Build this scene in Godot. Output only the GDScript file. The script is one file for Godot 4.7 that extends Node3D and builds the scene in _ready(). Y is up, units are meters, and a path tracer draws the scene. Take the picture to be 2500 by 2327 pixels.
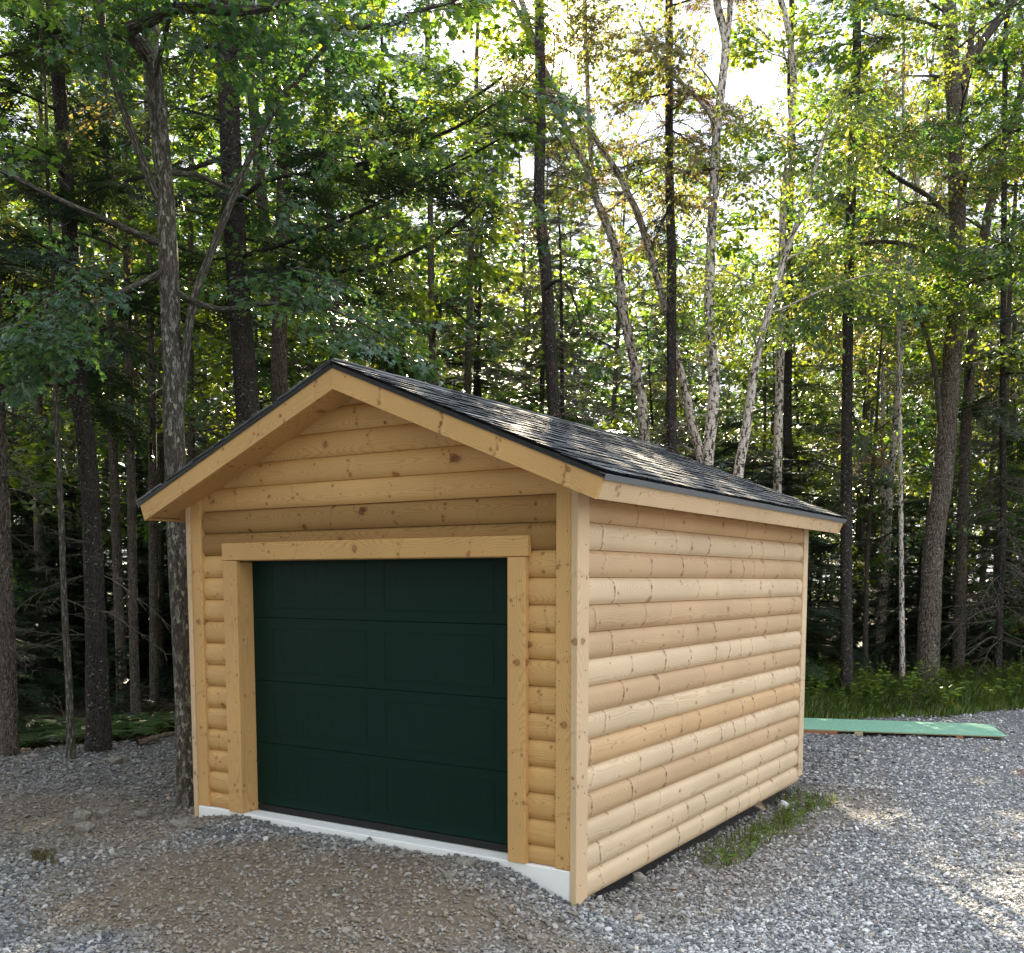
extends Node3D

# ---------------------------------------------------------------- camera numbers (metres; x along the front of the garage, z out of its front)
const EYE := Vector3(3.2669, 1.9768, 5.8087)
const FOCAL := 2447.14          # pixels of the 2500 x 2327 photograph
const PRINCIPAL := Vector2(1289.4, 1638.5)
var cam_basis: Basis
const SLOPE := 0.406            # roof rise over run
const WID := 3.86
const DEP := 5.04
const ROW := 0.186              # log siding exposure
var rng := RandomNumberGenerator.new()
var n1 := FastNoiseLite.new()
var n2 := FastNoiseLite.new()
var M := {}
var sprays := {}
var taken := {}
var foot_at := Vector3.ZERO
var sun_way := Vector3.UP
var edge_line: Array[Vector2] = [Vector2(-12.5, 9.0), Vector2(-10.2, 3.0), Vector2(-8.9, -1.1), Vector2(-8.2, -3.2), Vector2(-6.4, -6.4), Vector2(-3.6, -8.9), Vector2(-1.5, -10.3), Vector2(0.3, -12.0), Vector2(2.2, -13.4), Vector2(6.5, -15.5), Vector2(14.0, -17.5)]


func _ready() -> void:
	rng.seed = 20240917
	n1.seed = 5
	n1.frequency = 0.1
	n1.fractal_octaves = 3
	n2.seed = 8
	n2.frequency = 0.2
	# camera: the photograph is the upper part of a taller frame, so the lens is shifted up
	cam_basis = Basis(Vector3(0.8456917, 0.0008607, -0.533671), Vector3(-0.0490583, 0.9958899, -0.0761351), Vector3(0.5314121, 0.0905678, 0.8422581))
	var cam := Camera3D.new()
	cam.name = "camera"
	cam.projection = Camera3D.PROJECTION_FRUSTUM
	cam.near = 0.1
	cam.far = 400.0
	cam.size = 2.0 * (2327.0 / 2.0 / FOCAL) * cam.near
	cam.frustum_offset = Vector2((1250.0 - PRINCIPAL.x) / FOCAL, (PRINCIPAL.y - 1163.5) / FOCAL) * cam.near
	cam.transform = Transform3D(cam_basis.orthonormalized(), EYE)
	add_child(cam)
	cam.current = true
	# sky and exposure
	var sky_m := ProceduralSkyMaterial.new()
	sky_m.sky_top_color = Color(0.84, 0.88, 0.95)
	sky_m.sky_horizon_color = Color(0.98, 0.97, 0.95)
	sky_m.sky_curve = 0.22
	sky_m.sky_energy_multiplier = 0.62
	sky_m.ground_horizon_color = Color(0.3, 0.3, 0.28)
	sky_m.ground_bottom_color = Color(0.15, 0.14, 0.12)
	sky_m.sun_angle_max = 14.0
	sky_m.sun_curve = 0.12
	var sky := Sky.new()
	sky.sky_material = sky_m
	var env := Environment.new()
	env.background_mode = Environment.BG_SKY
	env.sky = sky
	env.tonemap_mode = Environment.TONE_MAPPER_LINEAR
	env.tonemap_exposure = 7.2
	env.sdfgi_enabled = true
	env.ssao_enabled = true
	env.ssil_enabled = true
	var we := WorldEnvironment.new()
	we.name = "environment"
	we.environment = env
	add_child(we)
	# the sun stands in the tree tops straight ahead
	var sun := DirectionalLight3D.new()
	sun.name = "sun"
	sun.light_energy = 1.6
	sun.light_color = Color(1.0, 0.93, 0.8)
	sun.light_angular_distance = 0.5
	sun.shadow_enabled = true
	add_child(sun)
	var to_sun := (at(1015, 32, 1.0) - EYE).normalized()
	sun_way = to_sun
	sun.look_at_from_position(EYE + to_sun * 50.0, EYE, Vector3.UP)
	var t0 := Time.get_ticks_msec()
	make_materials()
	make_sprays()
	print("materials, sprays ", Time.get_ticks_msec() - t0)
	build_ground()
	print("ground ", Time.get_ticks_msec() - t0)
	build_garage()
	print("garage ", Time.get_ticks_msec() - t0)
	build_known_trees()
	print("trees ", Time.get_ticks_msec() - t0)
	build_wood()
	print("wood ", Time.get_ticks_msec() - t0)
	build_gravel()
	print("gravel ", Time.get_ticks_msec() - t0)
	build_small_things()
	label_by_neighbours()
	print("all ", Time.get_ticks_msec() - t0)


# ================================================================ helpers
func numbered(called: String) -> String:
	if not taken.has(called):
		taken[called] = 0
		return called
	taken[called] += 1
	return "%s_%03d" % [called, taken[called]]


func thing(called: String, label: String, category: String, at := Vector3.ZERO, group := "") -> Node3D:
	var o := Node3D.new()
	o.name = numbered(called)
	add_child(o)
	o.position = at
	o.set_meta("label", label)
	o.set_meta("category", category)
	if group:
		o.set_meta("group", group)
	return o


func part(called: String, mesh: Mesh, mat: Material, parent: Node3D, xf := Transform3D(), world := true) -> MeshInstance3D:
	var o := MeshInstance3D.new()
	o.name = called
	o.mesh = mesh
	if mat:
		o.material_override = mat
	parent.add_child(o, true)
	o.transform = xf
	if world and parent != self:
		o.position -= world_of(parent)
	return o


func world_of(n: Node3D) -> Vector3:
	var p := Vector3.ZERO
	var k: Node = n
	while k is Node3D and k != self:
		p += k.position
		k = k.get_parent()
	return p


func structure(called: String, mesh: Mesh, mat: Material) -> MeshInstance3D:
	var o := part(called, mesh, mat, self)
	o.set_meta("kind", "structure")
	return o


func at(px: float, py: float, depth: float) -> Vector3:   # where a point seen at (px, py) of a 1988-wide view lies at that depth
	var u := px * 1.25755
	var v := py * 1.25755
	return EYE + cam_basis * (Vector3((u - PRINCIPAL.x) / FOCAL, -(v - PRINCIPAL.y) / FOCAL, -1.0) * depth)


func sd_at(s: float, d: float) -> Vector2:   # ground place: s metres to the right, d metres ahead of the viewpoint
	var f := Vector2(-0.5337, -0.8457)
	var r := Vector2(0.8457, -0.5337)
	return Vector2(EYE.x, EYE.z) + f * d + r * s


func wooded(x: float, z: float) -> float:    # metres past the edge of the clearing, negative inside it
	var p := Vector2(x, z)
	var best := 1e9
	var sgn := 1.0
	for i in edge_line.size() - 1:
		var a := edge_line[i]
		var b := edge_line[i + 1]
		var q := Geometry2D.get_closest_point_to_segment(p, a, b)
		var dd := p.distance_to(q)
		if dd < best:
			best = dd
			sgn = 1.0 if (b - a).cross(p - a) < 0.0 else -1.0
	return best * sgn


func gy(x: float, z: float) -> float:
	var y := -0.31 + 0.035 * n1.get_noise_2d(x * 6.0, z * 6.0) + 0.02 * n1.get_noise_2d(x * 22.0, z * 22.0)
	# the ramp of dirt up to the sill
	var cx := clampf((absf(x + 2.0) - 0.9) / 1.7, 0.0, 1.0)
	var rz := clampf((z - 0.1) / 2.3, 0.0, 1.0)
	if z > -0.3:
		y += 0.25 * (1.0 - smoothstep(0.0, 1.0, cx)) * (1.0 - smoothstep(0.0, 1.0, rz))
	y += 0.06 * exp(-pow((x + 0.6) / 0.4, 2.0)) * smoothstep(-0.3, 0.05, z) * (1.0 - smoothstep(0.3, 1.4, z))
	# higher at the left of the building
	y += 0.1 * smoothstep(-2.6, -4.2, x) * (1.0 - smoothstep(1.0, 5.0, z))
	# the gap under the side wall
	if x > -0.4 and x < 0.6 and z < 0.1 and z > -5.3:
		y -= 0.035 * (1.0 - smoothstep(0.15, 0.6, absf(x - 0.05))) * smoothstep(0.05, -0.35, z)
	if x > -3.7 and x < -0.1 and z < -0.2 and z > -4.9:
		y -= 0.1
	var w := wooded(x, z)
	if w > -4.0 and x > 0.0:
		y += 0.2 * smoothstep(0.4, 2.6, x) * smoothstep(-3.5, -0.6, w)
	if w > -2.0:
		y += 0.12 * smoothstep(-2.0, 0.5, w) * smoothstep(-2.0, 4.0, x)
		y += 0.28 * smoothstep(0.0, 6.0, w) * smoothstep(-6.0, 0.0, x)
		y -= 0.15 * smoothstep(-0.3, 2.0, w) * smoothstep(-3.0, -8.0, x)
		y += 0.035 * maxf(0.0, w - 8.0)
		y += 0.12 * n1.get_noise_2d(x * 2.0, z * 2.0) * smoothstep(0.0, 3.0, w)
	return y


# a collector of triangles that becomes one surface
class Geo:
	var v := PackedVector3Array()
	var n := PackedVector3Array()
	var uv := PackedVector2Array()
	var c := PackedColorArray()
	var i := PackedInt32Array()

	func quad(a: Vector3, b: Vector3, cc: Vector3, d: Vector3, ua := Vector2.ZERO, ub := Vector2.ZERO, uc := Vector2.ZERO, ud := Vector2.ZERO) -> void:
		var k := v.size()
		var nn := (b - a).cross(d - a)
		if nn.length_squared() < 1e-14:
			nn = (cc - b).cross(d - b)
		nn = nn.normalized()
		v.append_array([a, b, cc, d])
		n.append_array([nn, nn, nn, nn])
		uv.append_array([ua, ub, uc, ud])
		i.append_array([k, k + 2, k + 1, k, k + 3, k + 2])

	func tri(a: Vector3, b: Vector3, cc: Vector3) -> void:
		var k := v.size()
		var nn := (b - a).cross(cc - a).normalized()
		v.append_array([a, b, cc])
		n.append_array([nn, nn, nn])
		uv.append_array([Vector2(a.x, a.y), Vector2(b.x, b.y), Vector2(cc.x, cc.y)])
		i.append_array([k, k + 2, k + 1])

	func add(o: Geo, t: Transform3D) -> void:
		var k := v.size()
		v.append_array(t * o.v)
		n.append_array(Transform3D(t.basis.orthonormalized(), Vector3.ZERO) * o.n)
		uv.append_array(o.uv)
		var m := o.i.duplicate()
		for j in m.size():
			m[j] += k
		i.append_array(m)

	func arrays() -> Array:
		var a := []
		a.resize(Mesh.ARRAY_MAX)
		a[Mesh.ARRAY_VERTEX] = v
		a[Mesh.ARRAY_NORMAL] = n
		if uv.size() == v.size():
			a[Mesh.ARRAY_TEX_UV] = uv
		if c.size() == v.size():
			a[Mesh.ARRAY_COLOR] = c
		a[Mesh.ARRAY_INDEX] = i
		return a

	func mesh() -> ArrayMesh:
		var m := ArrayMesh.new()
		m.add_surface_from_arrays(Mesh.PRIMITIVE_TRIANGLES, arrays())
		return m


# a box with chamfered edges; strip >= 0 lays it on that strip of the wood texture along its longest side
func box_geo(size: Vector3, bevel: float, strip := -1, off := 0.0) -> Geo:
	var g := Geo.new()
	var h := size * 0.5
	var b := minf(bevel, minf(h.x, minf(h.y, h.z)) * 0.45)
	var long := size.max_axis_index()
	var face := func(axis: int, sg: float) -> void:
		var e1 := (axis + 1) % 3
		var e2 := (axis + 2) % 3
		var p := []
		for q in [[-1, -1], [1, -1], [1, 1], [-1, 1]]:
			var w := Vector3.ZERO
			w[axis] = sg * h[axis]
			w[e1] = q[0] * (h[e1] - b)
			w[e2] = q[1] * (h[e2] - b)
			p.append(w)
		if sg < 0:
			p.reverse()
		var us := []
		for w: Vector3 in p:
			us.append(wood_uv(w, long, size, strip, off, axis))
		g.quad(p[0], p[1], p[2], p[3], us[0], us[1], us[2], us[3])
	for axis in 3:
		face.call(axis, 1.0)
		face.call(axis, -1.0)
	# edges
	for axis in 3:
		var e1 := (axis + 1) % 3
		var e2 := (axis + 2) % 3
		for s1 in [-1.0, 1.0]:
			for s2 in [-1.0, 1.0]:
				var p := []
				for q in [[0, -1], [0, 1], [1, 1], [1, -1]]:
					var w := Vector3.ZERO
					w[axis] = q[1] * (h[axis] - b)
					w[e1] = s1 * (h[e1] - (b if q[0] == 1 else 0.0))
					w[e2] = s2 * (h[e2] - (0.0 if q[0] == 1 else b))
					p.append(w)
				if s1 * s2 > 0:
					p.reverse()
				var us := []
				for w: Vector3 in p:
					us.append(wood_uv(w, long, size, strip, off, e1 if e1 != long else e2))
				g.quad(p[0], p[1], p[2], p[3], us[0], us[1], us[2], us[3])
	for sx in [-1.0, 1.0]:
		for sy in [-1.0, 1.0]:
			for sz in [-1.0, 1.0]:
				var a := Vector3(sx * h.x, sy * (h.y - b), sz * (h.z - b))
				var d := Vector3(sx * (h.x - b), sy * h.y, sz * (h.z - b))
				var e := Vector3(sx * (h.x - b), sy * (h.y - b), sz * h.z)
				var k := g.v.size()
				if sx * sy * sz > 0:
					g.tri(a, d, e)
				else:
					g.tri(a, e, d)
				for j in 3:
					g.uv[k + j] = wood_uv(g.v[k + j], long, size, strip, off, 1 if long != 1 else 0)
	return g


func wood_uv(w: Vector3, long: int, size: Vector3, strip: int, off: float, axis: int) -> Vector2:
	if strip < 0:
		return Vector2(w.x, w.y)
	var across := 0
	var best := -1.0
	for k in 3:
		if k != long and (k != axis or axis == long) and size[k] > best:
			best = size[k]
			across = k
	var t: float = clampf(0.5 + w[across] / 0.2 + (0.0 if axis != long else 0.03), 0.0, 1.0)
	if axis == long:
		return Vector2(off + 0.013 + w[across] / 26.0, (strip + 0.05 + 0.9 * t) / 8.0)
	return Vector2(off + (w[long] + size[long] * 0.5) / 5.2, (strip + 0.05 + 0.9 * t) / 8.0)


func board(called: String, size: Vector3, centre: Vector3, mat: Material, parent: Node3D, basis := Basis(), bevel := 0.004, wood := true) -> MeshInstance3D:
	return part(called, box_geo(size, bevel, 4 + 2 * (rng.randi() % 2) if wood else -1, rng.randf() * 0.3).mesh(), mat, parent, Transform3D(basis, centre))


# a log of the siding: local x along it, y up from its lower edge, z outwards; the ends may follow a slope
func log_mesh(x0: float, x1: float, belly: float, strip: int, off: float, flip: bool, slope_l := 0.0, slope_r := 0.0, height := ROW, cap_l := -1e6, cap_r := 1e6) -> ArrayMesh:
	var g := Geo.new()
	var steps := 9
	var pts := []
	for k in steps + 1:
		var t := float(k) / steps
		var a := lerpf(-1.0, 1.0, t)
		var z := belly * pow(maxf(0.0, 1.0 - absf(a * 0.97 + 0.03) ** 2.9), 0.6) - belly
		pts.append(Vector2(t * height, z))
	pts.push_front(Vector2(0.0, -belly - 0.03))
	pts.append(Vector2(height, -belly - 0.03))
	var cnt := pts.size()
	var base := 0
	var ends := [[], []]
	for side in 2:
		for k in cnt:
			var y: float = pts[k].x
			var x: float = maxf(x0 + slope_l * y, cap_l) if side == 0 else minf(x1 - slope_r * y, cap_r)
			ends[side].append(Vector3(x, y, pts[k].y))
	for k in cnt - 1:
		for side in 2:
			for j in 2:
				var p: Vector3 = ends[side][k + j]
				var q := k + j
				var nn: Vector3
				if k == 0:
					nn = Vector3(0, -1, 0)
				elif k == cnt - 2:
					nn = Vector3(0, 1, 0)
				else:
					var lo: Vector2 = pts[maxi(q - 1, 1)]
					var hi: Vector2 = pts[mini(q + 1, cnt - 2)]
					var tg := (hi - lo).normalized()
					nn = Vector3(0, -tg.y, tg.x)
				g.v.append(p)
				g.n.append(nn)
				var t: float = p.y / height
				if flip:
					t = 1.0 - t
				g.uv.append(Vector2(off + (p.x - x0) / 5.2, (strip + 0.03 + 0.94 * t) / 8.0))
		g.i.append_array([base, base + 3, base + 2, base, base + 1, base + 3])
		base += 4
	for side in 2:
		var mid: Vector3 = (ends[side][0] + ends[side][cnt - 1]) * 0.5
		for k in cnt - 1:
			var a: Vector3 = ends[side][k]
			var b: Vector3 = ends[side][k + 1]
			var s := g.v.size()
			if side == 0:
				g.tri(mid, b, a)
			else:
				g.tri(mid, a, b)
			for j in 3:
				g.uv[s + j] = Vector2(0.3 + g.v[s + j].z * 0.1, (strip + 0.1 + 0.8 * g.v[s + j].y / height) / 8.0)
	return g.mesh()


# a tapered tube along points
func tube(g: Geo, pts: Array, radii: Array, sides: int, rough := 0.0, seedv := 0.0) -> void:
	var count := pts.size()
	var k0 := g.v.size()
	var run := 0.0
	var side := Vector3.RIGHT
	for k in count:
		var p: Vector3 = pts[k]
		var a: Vector3 = pts[maxi(k - 1, 0)]
		var b: Vector3 = pts[mini(k + 1, count - 1)]
		var t := (b - a).normalized()
		if k > 0:
			run += p.distance_to(pts[k - 1])
		if k == 0:
			side = t.cross(Vector3.FORWARD if absf(t.z) < 0.8 else Vector3.RIGHT).normalized()
		side = (side - t * side.dot(t)).normalized()
		var up := t.cross(side)
		for j in sides + 1:
			var ang := TAU * (j % sides) / sides
			var o := side * cos(ang) + up * sin(ang)
			var r: float = radii[k]
			if rough > 0.0:
				r *= 1.0 + rough * n1.get_noise_3d(o.x * 14.0 + seedv, run * 16.0, o.z * 14.0 + o.y * 9.0)
			g.v.append(p + o * r)
			g.n.append(o)
			g.uv.append(Vector2(float(j) / sides, run * 0.55))
	for k in count - 1:
		for j in sides:
			var q := k0 + k * (sides + 1) + j
			g.i.append_array([q, q + sides + 1, q + 1, q + 1, q + sides + 1, q + sides + 2])


func smooth_path(pts: Array, per := 4) -> Array:
	var out := []
	for k in pts.size() - 1:
		var a: Vector3 = pts[maxi(k - 1, 0)]
		var b: Vector3 = pts[k]
		var c: Vector3 = pts[k + 1]
		var d: Vector3 = pts[mini(k + 2, pts.size() - 1)]
		for j in per:
			out.append(b.cubic_interpolate(c, a, d, float(j) / per))
	out.append(pts[-1])
	return out


func taper(count: int, r0: float, r1: float, flare := 0.0) -> Array:
	var out := []
	for k in count:
		var t := float(k) / maxi(1, count - 1)
		out.append(lerpf(r0, r1, t) * (1.0 + flare * exp(-t * 30.0)))
	return out


# ================================================================ materials
func std(col: Color, rough := 0.8, spec := 0.4) -> StandardMaterial3D:   # col: linear base colour
	var m := StandardMaterial3D.new()
	m.albedo_color = col.linear_to_srgb()
	m.roughness = rough
	m.metallic_specular = spec
	return m


func textured(img: Image, rough: float, tint := Color.WHITE, spec := 0.4) -> StandardMaterial3D:
	var m := StandardMaterial3D.new()
	m.albedo_texture = ImageTexture.create_from_image(img)
	m.albedo_color = tint
	m.roughness = rough
	m.metallic_specular = spec
	return m


func leaf_mat(col: Color, through: Color, rough := 0.42) -> StandardMaterial3D:
	var m := std(col, rough, 0.5)
	m.backlight_enabled = true
	m.backlight = through.linear_to_srgb()
	m.cull_mode = BaseMaterial3D.CULL_DISABLED
	return m


const STRIPS := 8
const TW := 2048
const TH := 1024

func wood_image() -> Image:
	var data := PackedByteArray()
	data.resize(TW * TH * 3)
	var sh := TH / STRIPS
	var na := FastNoiseLite.new()
	na.seed = 11
	na.frequency = 1.0
	na.fractal_octaves = 3
	for s in STRIPS:
		var pith := 0.05 * sin(s * 2.3) + 0.02
		var depth0: float = [0.02, 0.05, 0.03, 0.08, 0.012, 0.04, 0.1, 0.025][s]
		var spacing: float = [0.0062, 0.0085, 0.0056, 0.0075, 0.0092, 0.0066, 0.006, 0.008][s]
		# whorls of knots along the strip
		var whorls := []
		var x := rng.randf_range(0.05, 0.4)
		while x < 5.2:
			var ks := []
			for q in rng.randi_range(1, 4):
				ks.append([x + rng.randfn(0.0, 0.03), rng.randf_range(0.01, 0.18), rng.randf_range(0.004, 0.011) * (1.0 if rng.randf() < 0.85 else 1.9), rng.randf() < 0.45, 1.0])
			whorls.append([x, rng.randf_range(-0.5, 0.5), (rng.randf_range(0.3, 1.0) if rng.randf() < 0.62 else 0.0) * (1.0 if s < 4 else 0.25), ks, rng.randf_range(-2.5, 2.5)])
			x += rng.randf_range(0.26, 0.66)
		if s == 5:     # a torn dark knot and, on another board, a long eye-shaped one
			whorls.append([1.9, 0.0, 0.0, [[1.9, 0.06, 0.024, true, 0.8], [1.935, 0.052, 0.016, true, 0.7], [1.85, 0.064, 0.014, true, 0.4], [1.925, 0.085, 0.008, false, 1.0]], 0.0])
		if s == 7:
			whorls.append([3.15, 0.0, 0.0, [[3.19, 0.09, 0.02, true, 0.6], [3.12, 0.1, 0.03, false, 0.42]], 0.0])
		whorls.sort_custom(func(p1, p2): return p1[0] < p2[0])
		var wi := 0
		for px in TW:
			var u := px * 5.2 / TW
			while wi < whorls.size() - 1 and absf(whorls[wi + 1][0] - u) < absf(whorls[wi][0] - u):
				wi += 1
			var wh: Array = whorls[wi]
			var du: float = u - wh[0]
			var near := absf(du) < 0.17
			var drift := 0.03 * na.get_noise_2d(u * 0.5, s * 7.3)
			var dep := depth0 + 0.075 * na.get_noise_2d(u * 0.5 + 40.0, s * 3.1)
			var tone := 1.0 + 0.11 * na.get_noise_2d(u * 0.8, 90.0 + s * 5.0)
			for py in sh:
				var v := 0.19 * py / sh
				var vv := v - 0.095 - pith + drift
				var fine := na.get_noise_2d(u * 6.0, v * 260.0 + s * 50.0)
				var ph := sqrt(vv * vv + dep * dep) / spacing + 0.5 * na.get_noise_2d(u * 1.6, v * 22.0 + s * 9.0)
				var dark := 0.0
				var red := 0.0
				var pale := 0.0
				if near:
					var line: float = du - wh[1] * (v - 0.095) - wh[4] * (v - 0.095) * (v - 0.095) + 0.006 * fine + 0.022 * na.get_noise_2d(v * 11.0, wh[0] * 9.0)
					ph += 1.2 * wh[2] * exp(-line * line * 900.0)
					var streak: float = wh[2] * exp(-line * line * 7000.0) * clampf(0.75 + 1.1 * na.get_noise_2d(v * 30.0, u * 3.0 + s), 0.0, 1.0)
					red += 0.95 * streak
					dark += 0.3 * streak * streak
					pale += wh[2] * 1.0 * exp(-(line - 0.025) * (line - 0.025) * 3500.0)
					for kn: Array in wh[3]:
						var ku: float = (u - kn[0]) * kn[4]
						var kv: float = (v - kn[1]) * 1.15
						var r2: float = sqrt(ku * ku + kv * kv) / kn[2] + 0.12 * fine
						if r2 < 6.0:
							ph += 2.2 * exp(-r2 * r2 * 0.3)
							if r2 < 1.0:
								red += 0.62 + 0.18 * sin(r2 * 14.0)
								dark += 0.1
							elif r2 < 1.28:
								if kn[3]:
									dark += 0.62
								else:
									red += 0.75
							red += 0.4 * exp(-(r2 - 1.0) * 1.6) * float(r2 >= 1.28)
				var fr := ph - floorf(ph)
				var late := smoothstep(0.45, 0.92, fr) * (1.0 - smoothstep(0.92, 1.0, fr))
				var ring := late * 0.55 + 0.1 * fine
				var r := 0.66 * tone
				var g := 0.52 * tone
				var b := 0.335 * tone
				r -= ring * 0.17
				g -= ring * 0.185
				b -= ring * 0.15
				r += pale * 0.04
				g += pale * 0.06
				b += pale * 0.07
				red = minf(red, 1.0)
				dark = minf(dark, 1.0)
				r = lerpf(r, 0.3, red)
				g = lerpf(g, 0.135, red)
				b = lerpf(b, 0.05, red)
				r = lerpf(r, 0.06, dark)
				g = lerpf(g, 0.035, dark)
				b = lerpf(b, 0.02, dark)
				var o := ((s * sh + py) * TW + px) * 3
				data[o] = int(clampf(pow(maxf(r, 0.0), 0.4545), 0.0, 1.0) * 255.0)
				data[o + 1] = int(clampf(pow(maxf(g, 0.0), 0.4545), 0.0, 1.0) * 255.0)
				data[o + 2] = int(clampf(pow(maxf(b, 0.0), 0.4545), 0.0, 1.0) * 255.0)
	return Image.create_from_data(TW, TH, false, Image.FORMAT_RGB8, data)


func bark_image(kind: String) -> Array:   # [colour, height]
	var w := 192
	var h := 512
	var img := Image.create(w, h, false, Image.FORMAT_RGB8)
	var hi := Image.create(w, h, false, Image.FORMAT_R8)
	var f := FastNoiseLite.new()
	f.frequency = 1.0
	f.seed = kind.hash() % 1000
	f.fractal_octaves = 4
	for y in h:
		var v := float(y) / h
		for x in w:
			var a := float(x) / w * TAU
			var p := Vector2(cos(a), sin(a))
			var c := Color()
			var e := 0.5
			if kind == "birch":
				var dash := round_noise(f, p, v, 1.1, 55.0)
				var patch := round_noise(f, p, v, 1.3, 9.0, 9.0)
				var band := round_noise(f, p, v, 0.35, 16.0, 77.0)
				var t := smoothstep(0.2, 0.3, dash) * 0.85 + smoothstep(0.16, 0.26, patch) * 0.95 + smoothstep(0.26, 0.36, band) * 0.7
				var peel := round_noise(f, p, v, 1.5, 22.0, 23.0)
				c = Color(0.54, 0.5, 0.44).lerp(Color(0.3, 0.21, 0.15), clampf(peel * 2.2, 0.0, 1.0)).lerp(Color(0.04, 0.036, 0.032), clampf(t, 0.0, 1.0))
				e = 0.6 - 0.4 * t
			elif kind == "maple":
				var big := round_noise(f, p, v, 1.4, 9.0)
				var small := round_noise(f, p, v, 5.0, 34.0, 11.0)
				var crack := absf(round_noise(f, p, v, 4.0, 12.0, 31.0))
				c = Color(0.085, 0.072, 0.058) * (1.0 + 0.7 * small)
				c = c.lerp(Color(0.19, 0.18, 0.15), smoothstep(0.05, 0.35, big + 0.6 * small))
				c = c.lerp(Color(0.028, 0.026, 0.022), (1.0 - smoothstep(0.0, 0.07, crack)) * 0.8)
				c = c.lerp(Color(0.035, 0.038, 0.028), smoothstep(0.15, 0.4, -big) * 0.6)
				c = c.lerp(Color(0.3, 0.3, 0.23), smoothstep(0.34, 0.42, round_noise(f, p, v, 1.8, 13.0, 51.0)))
				e = 0.5 + 0.5 * small - 0.4 * (1.0 - smoothstep(0.0, 0.07, crack))
			elif kind == "furrow":
				var ridge := absf(round_noise(f, p, v, 5.5, 10.0))
				var small := round_noise(f, p, v, 10.0, 70.0, 5.0)
				c = Color(0.03, 0.024, 0.019).lerp(Color(0.135, 0.115, 0.09), smoothstep(0.02, 0.16, ridge)) * (1.0 + 0.6 * small)
				c = c.lerp(Color(0.32, 0.31, 0.26), smoothstep(0.3, 0.45, round_noise(f, p, v, 2.0, 26.0, 41.0)) * 0.6)
				e = smoothstep(0.0, 0.2, ridge)
			else:
				var scale := round_noise(f, p, v, 4.0, 30.0)
				var small := round_noise(f, p, v, 10.0, 80.0, 5.0)
				c = Color(0.043, 0.037, 0.033) * (1.0 + 1.0 * scale + 0.6 * small)
				c = c.lerp(Color(0.3, 0.3, 0.25), smoothstep(0.42, 0.47, round_noise(f, p, v, 1.8, 30.0, 61.0)) * 0.75)
				e = 0.5 + scale
			img.set_pixel(x, y, c.clamp().linear_to_srgb())
			hi.set_pixel(x, y, Color(clampf(e, 0.0, 1.0), 0, 0))
	return [img, hi]


func round_noise(f: FastNoiseLite, p: Vector2, v: float, a: float, b: float, shift := 0.0) -> float:   # closes round the trunk and repeats along it
	var n := f.get_noise_3d(p.x * a + shift, p.y * a, v * b)
	if v > 0.8:
		n = lerpf(n, f.get_noise_3d(p.x * a + shift, p.y * a, (v - 1.0) * b), (v - 0.8) / 0.2)
	return n


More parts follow.
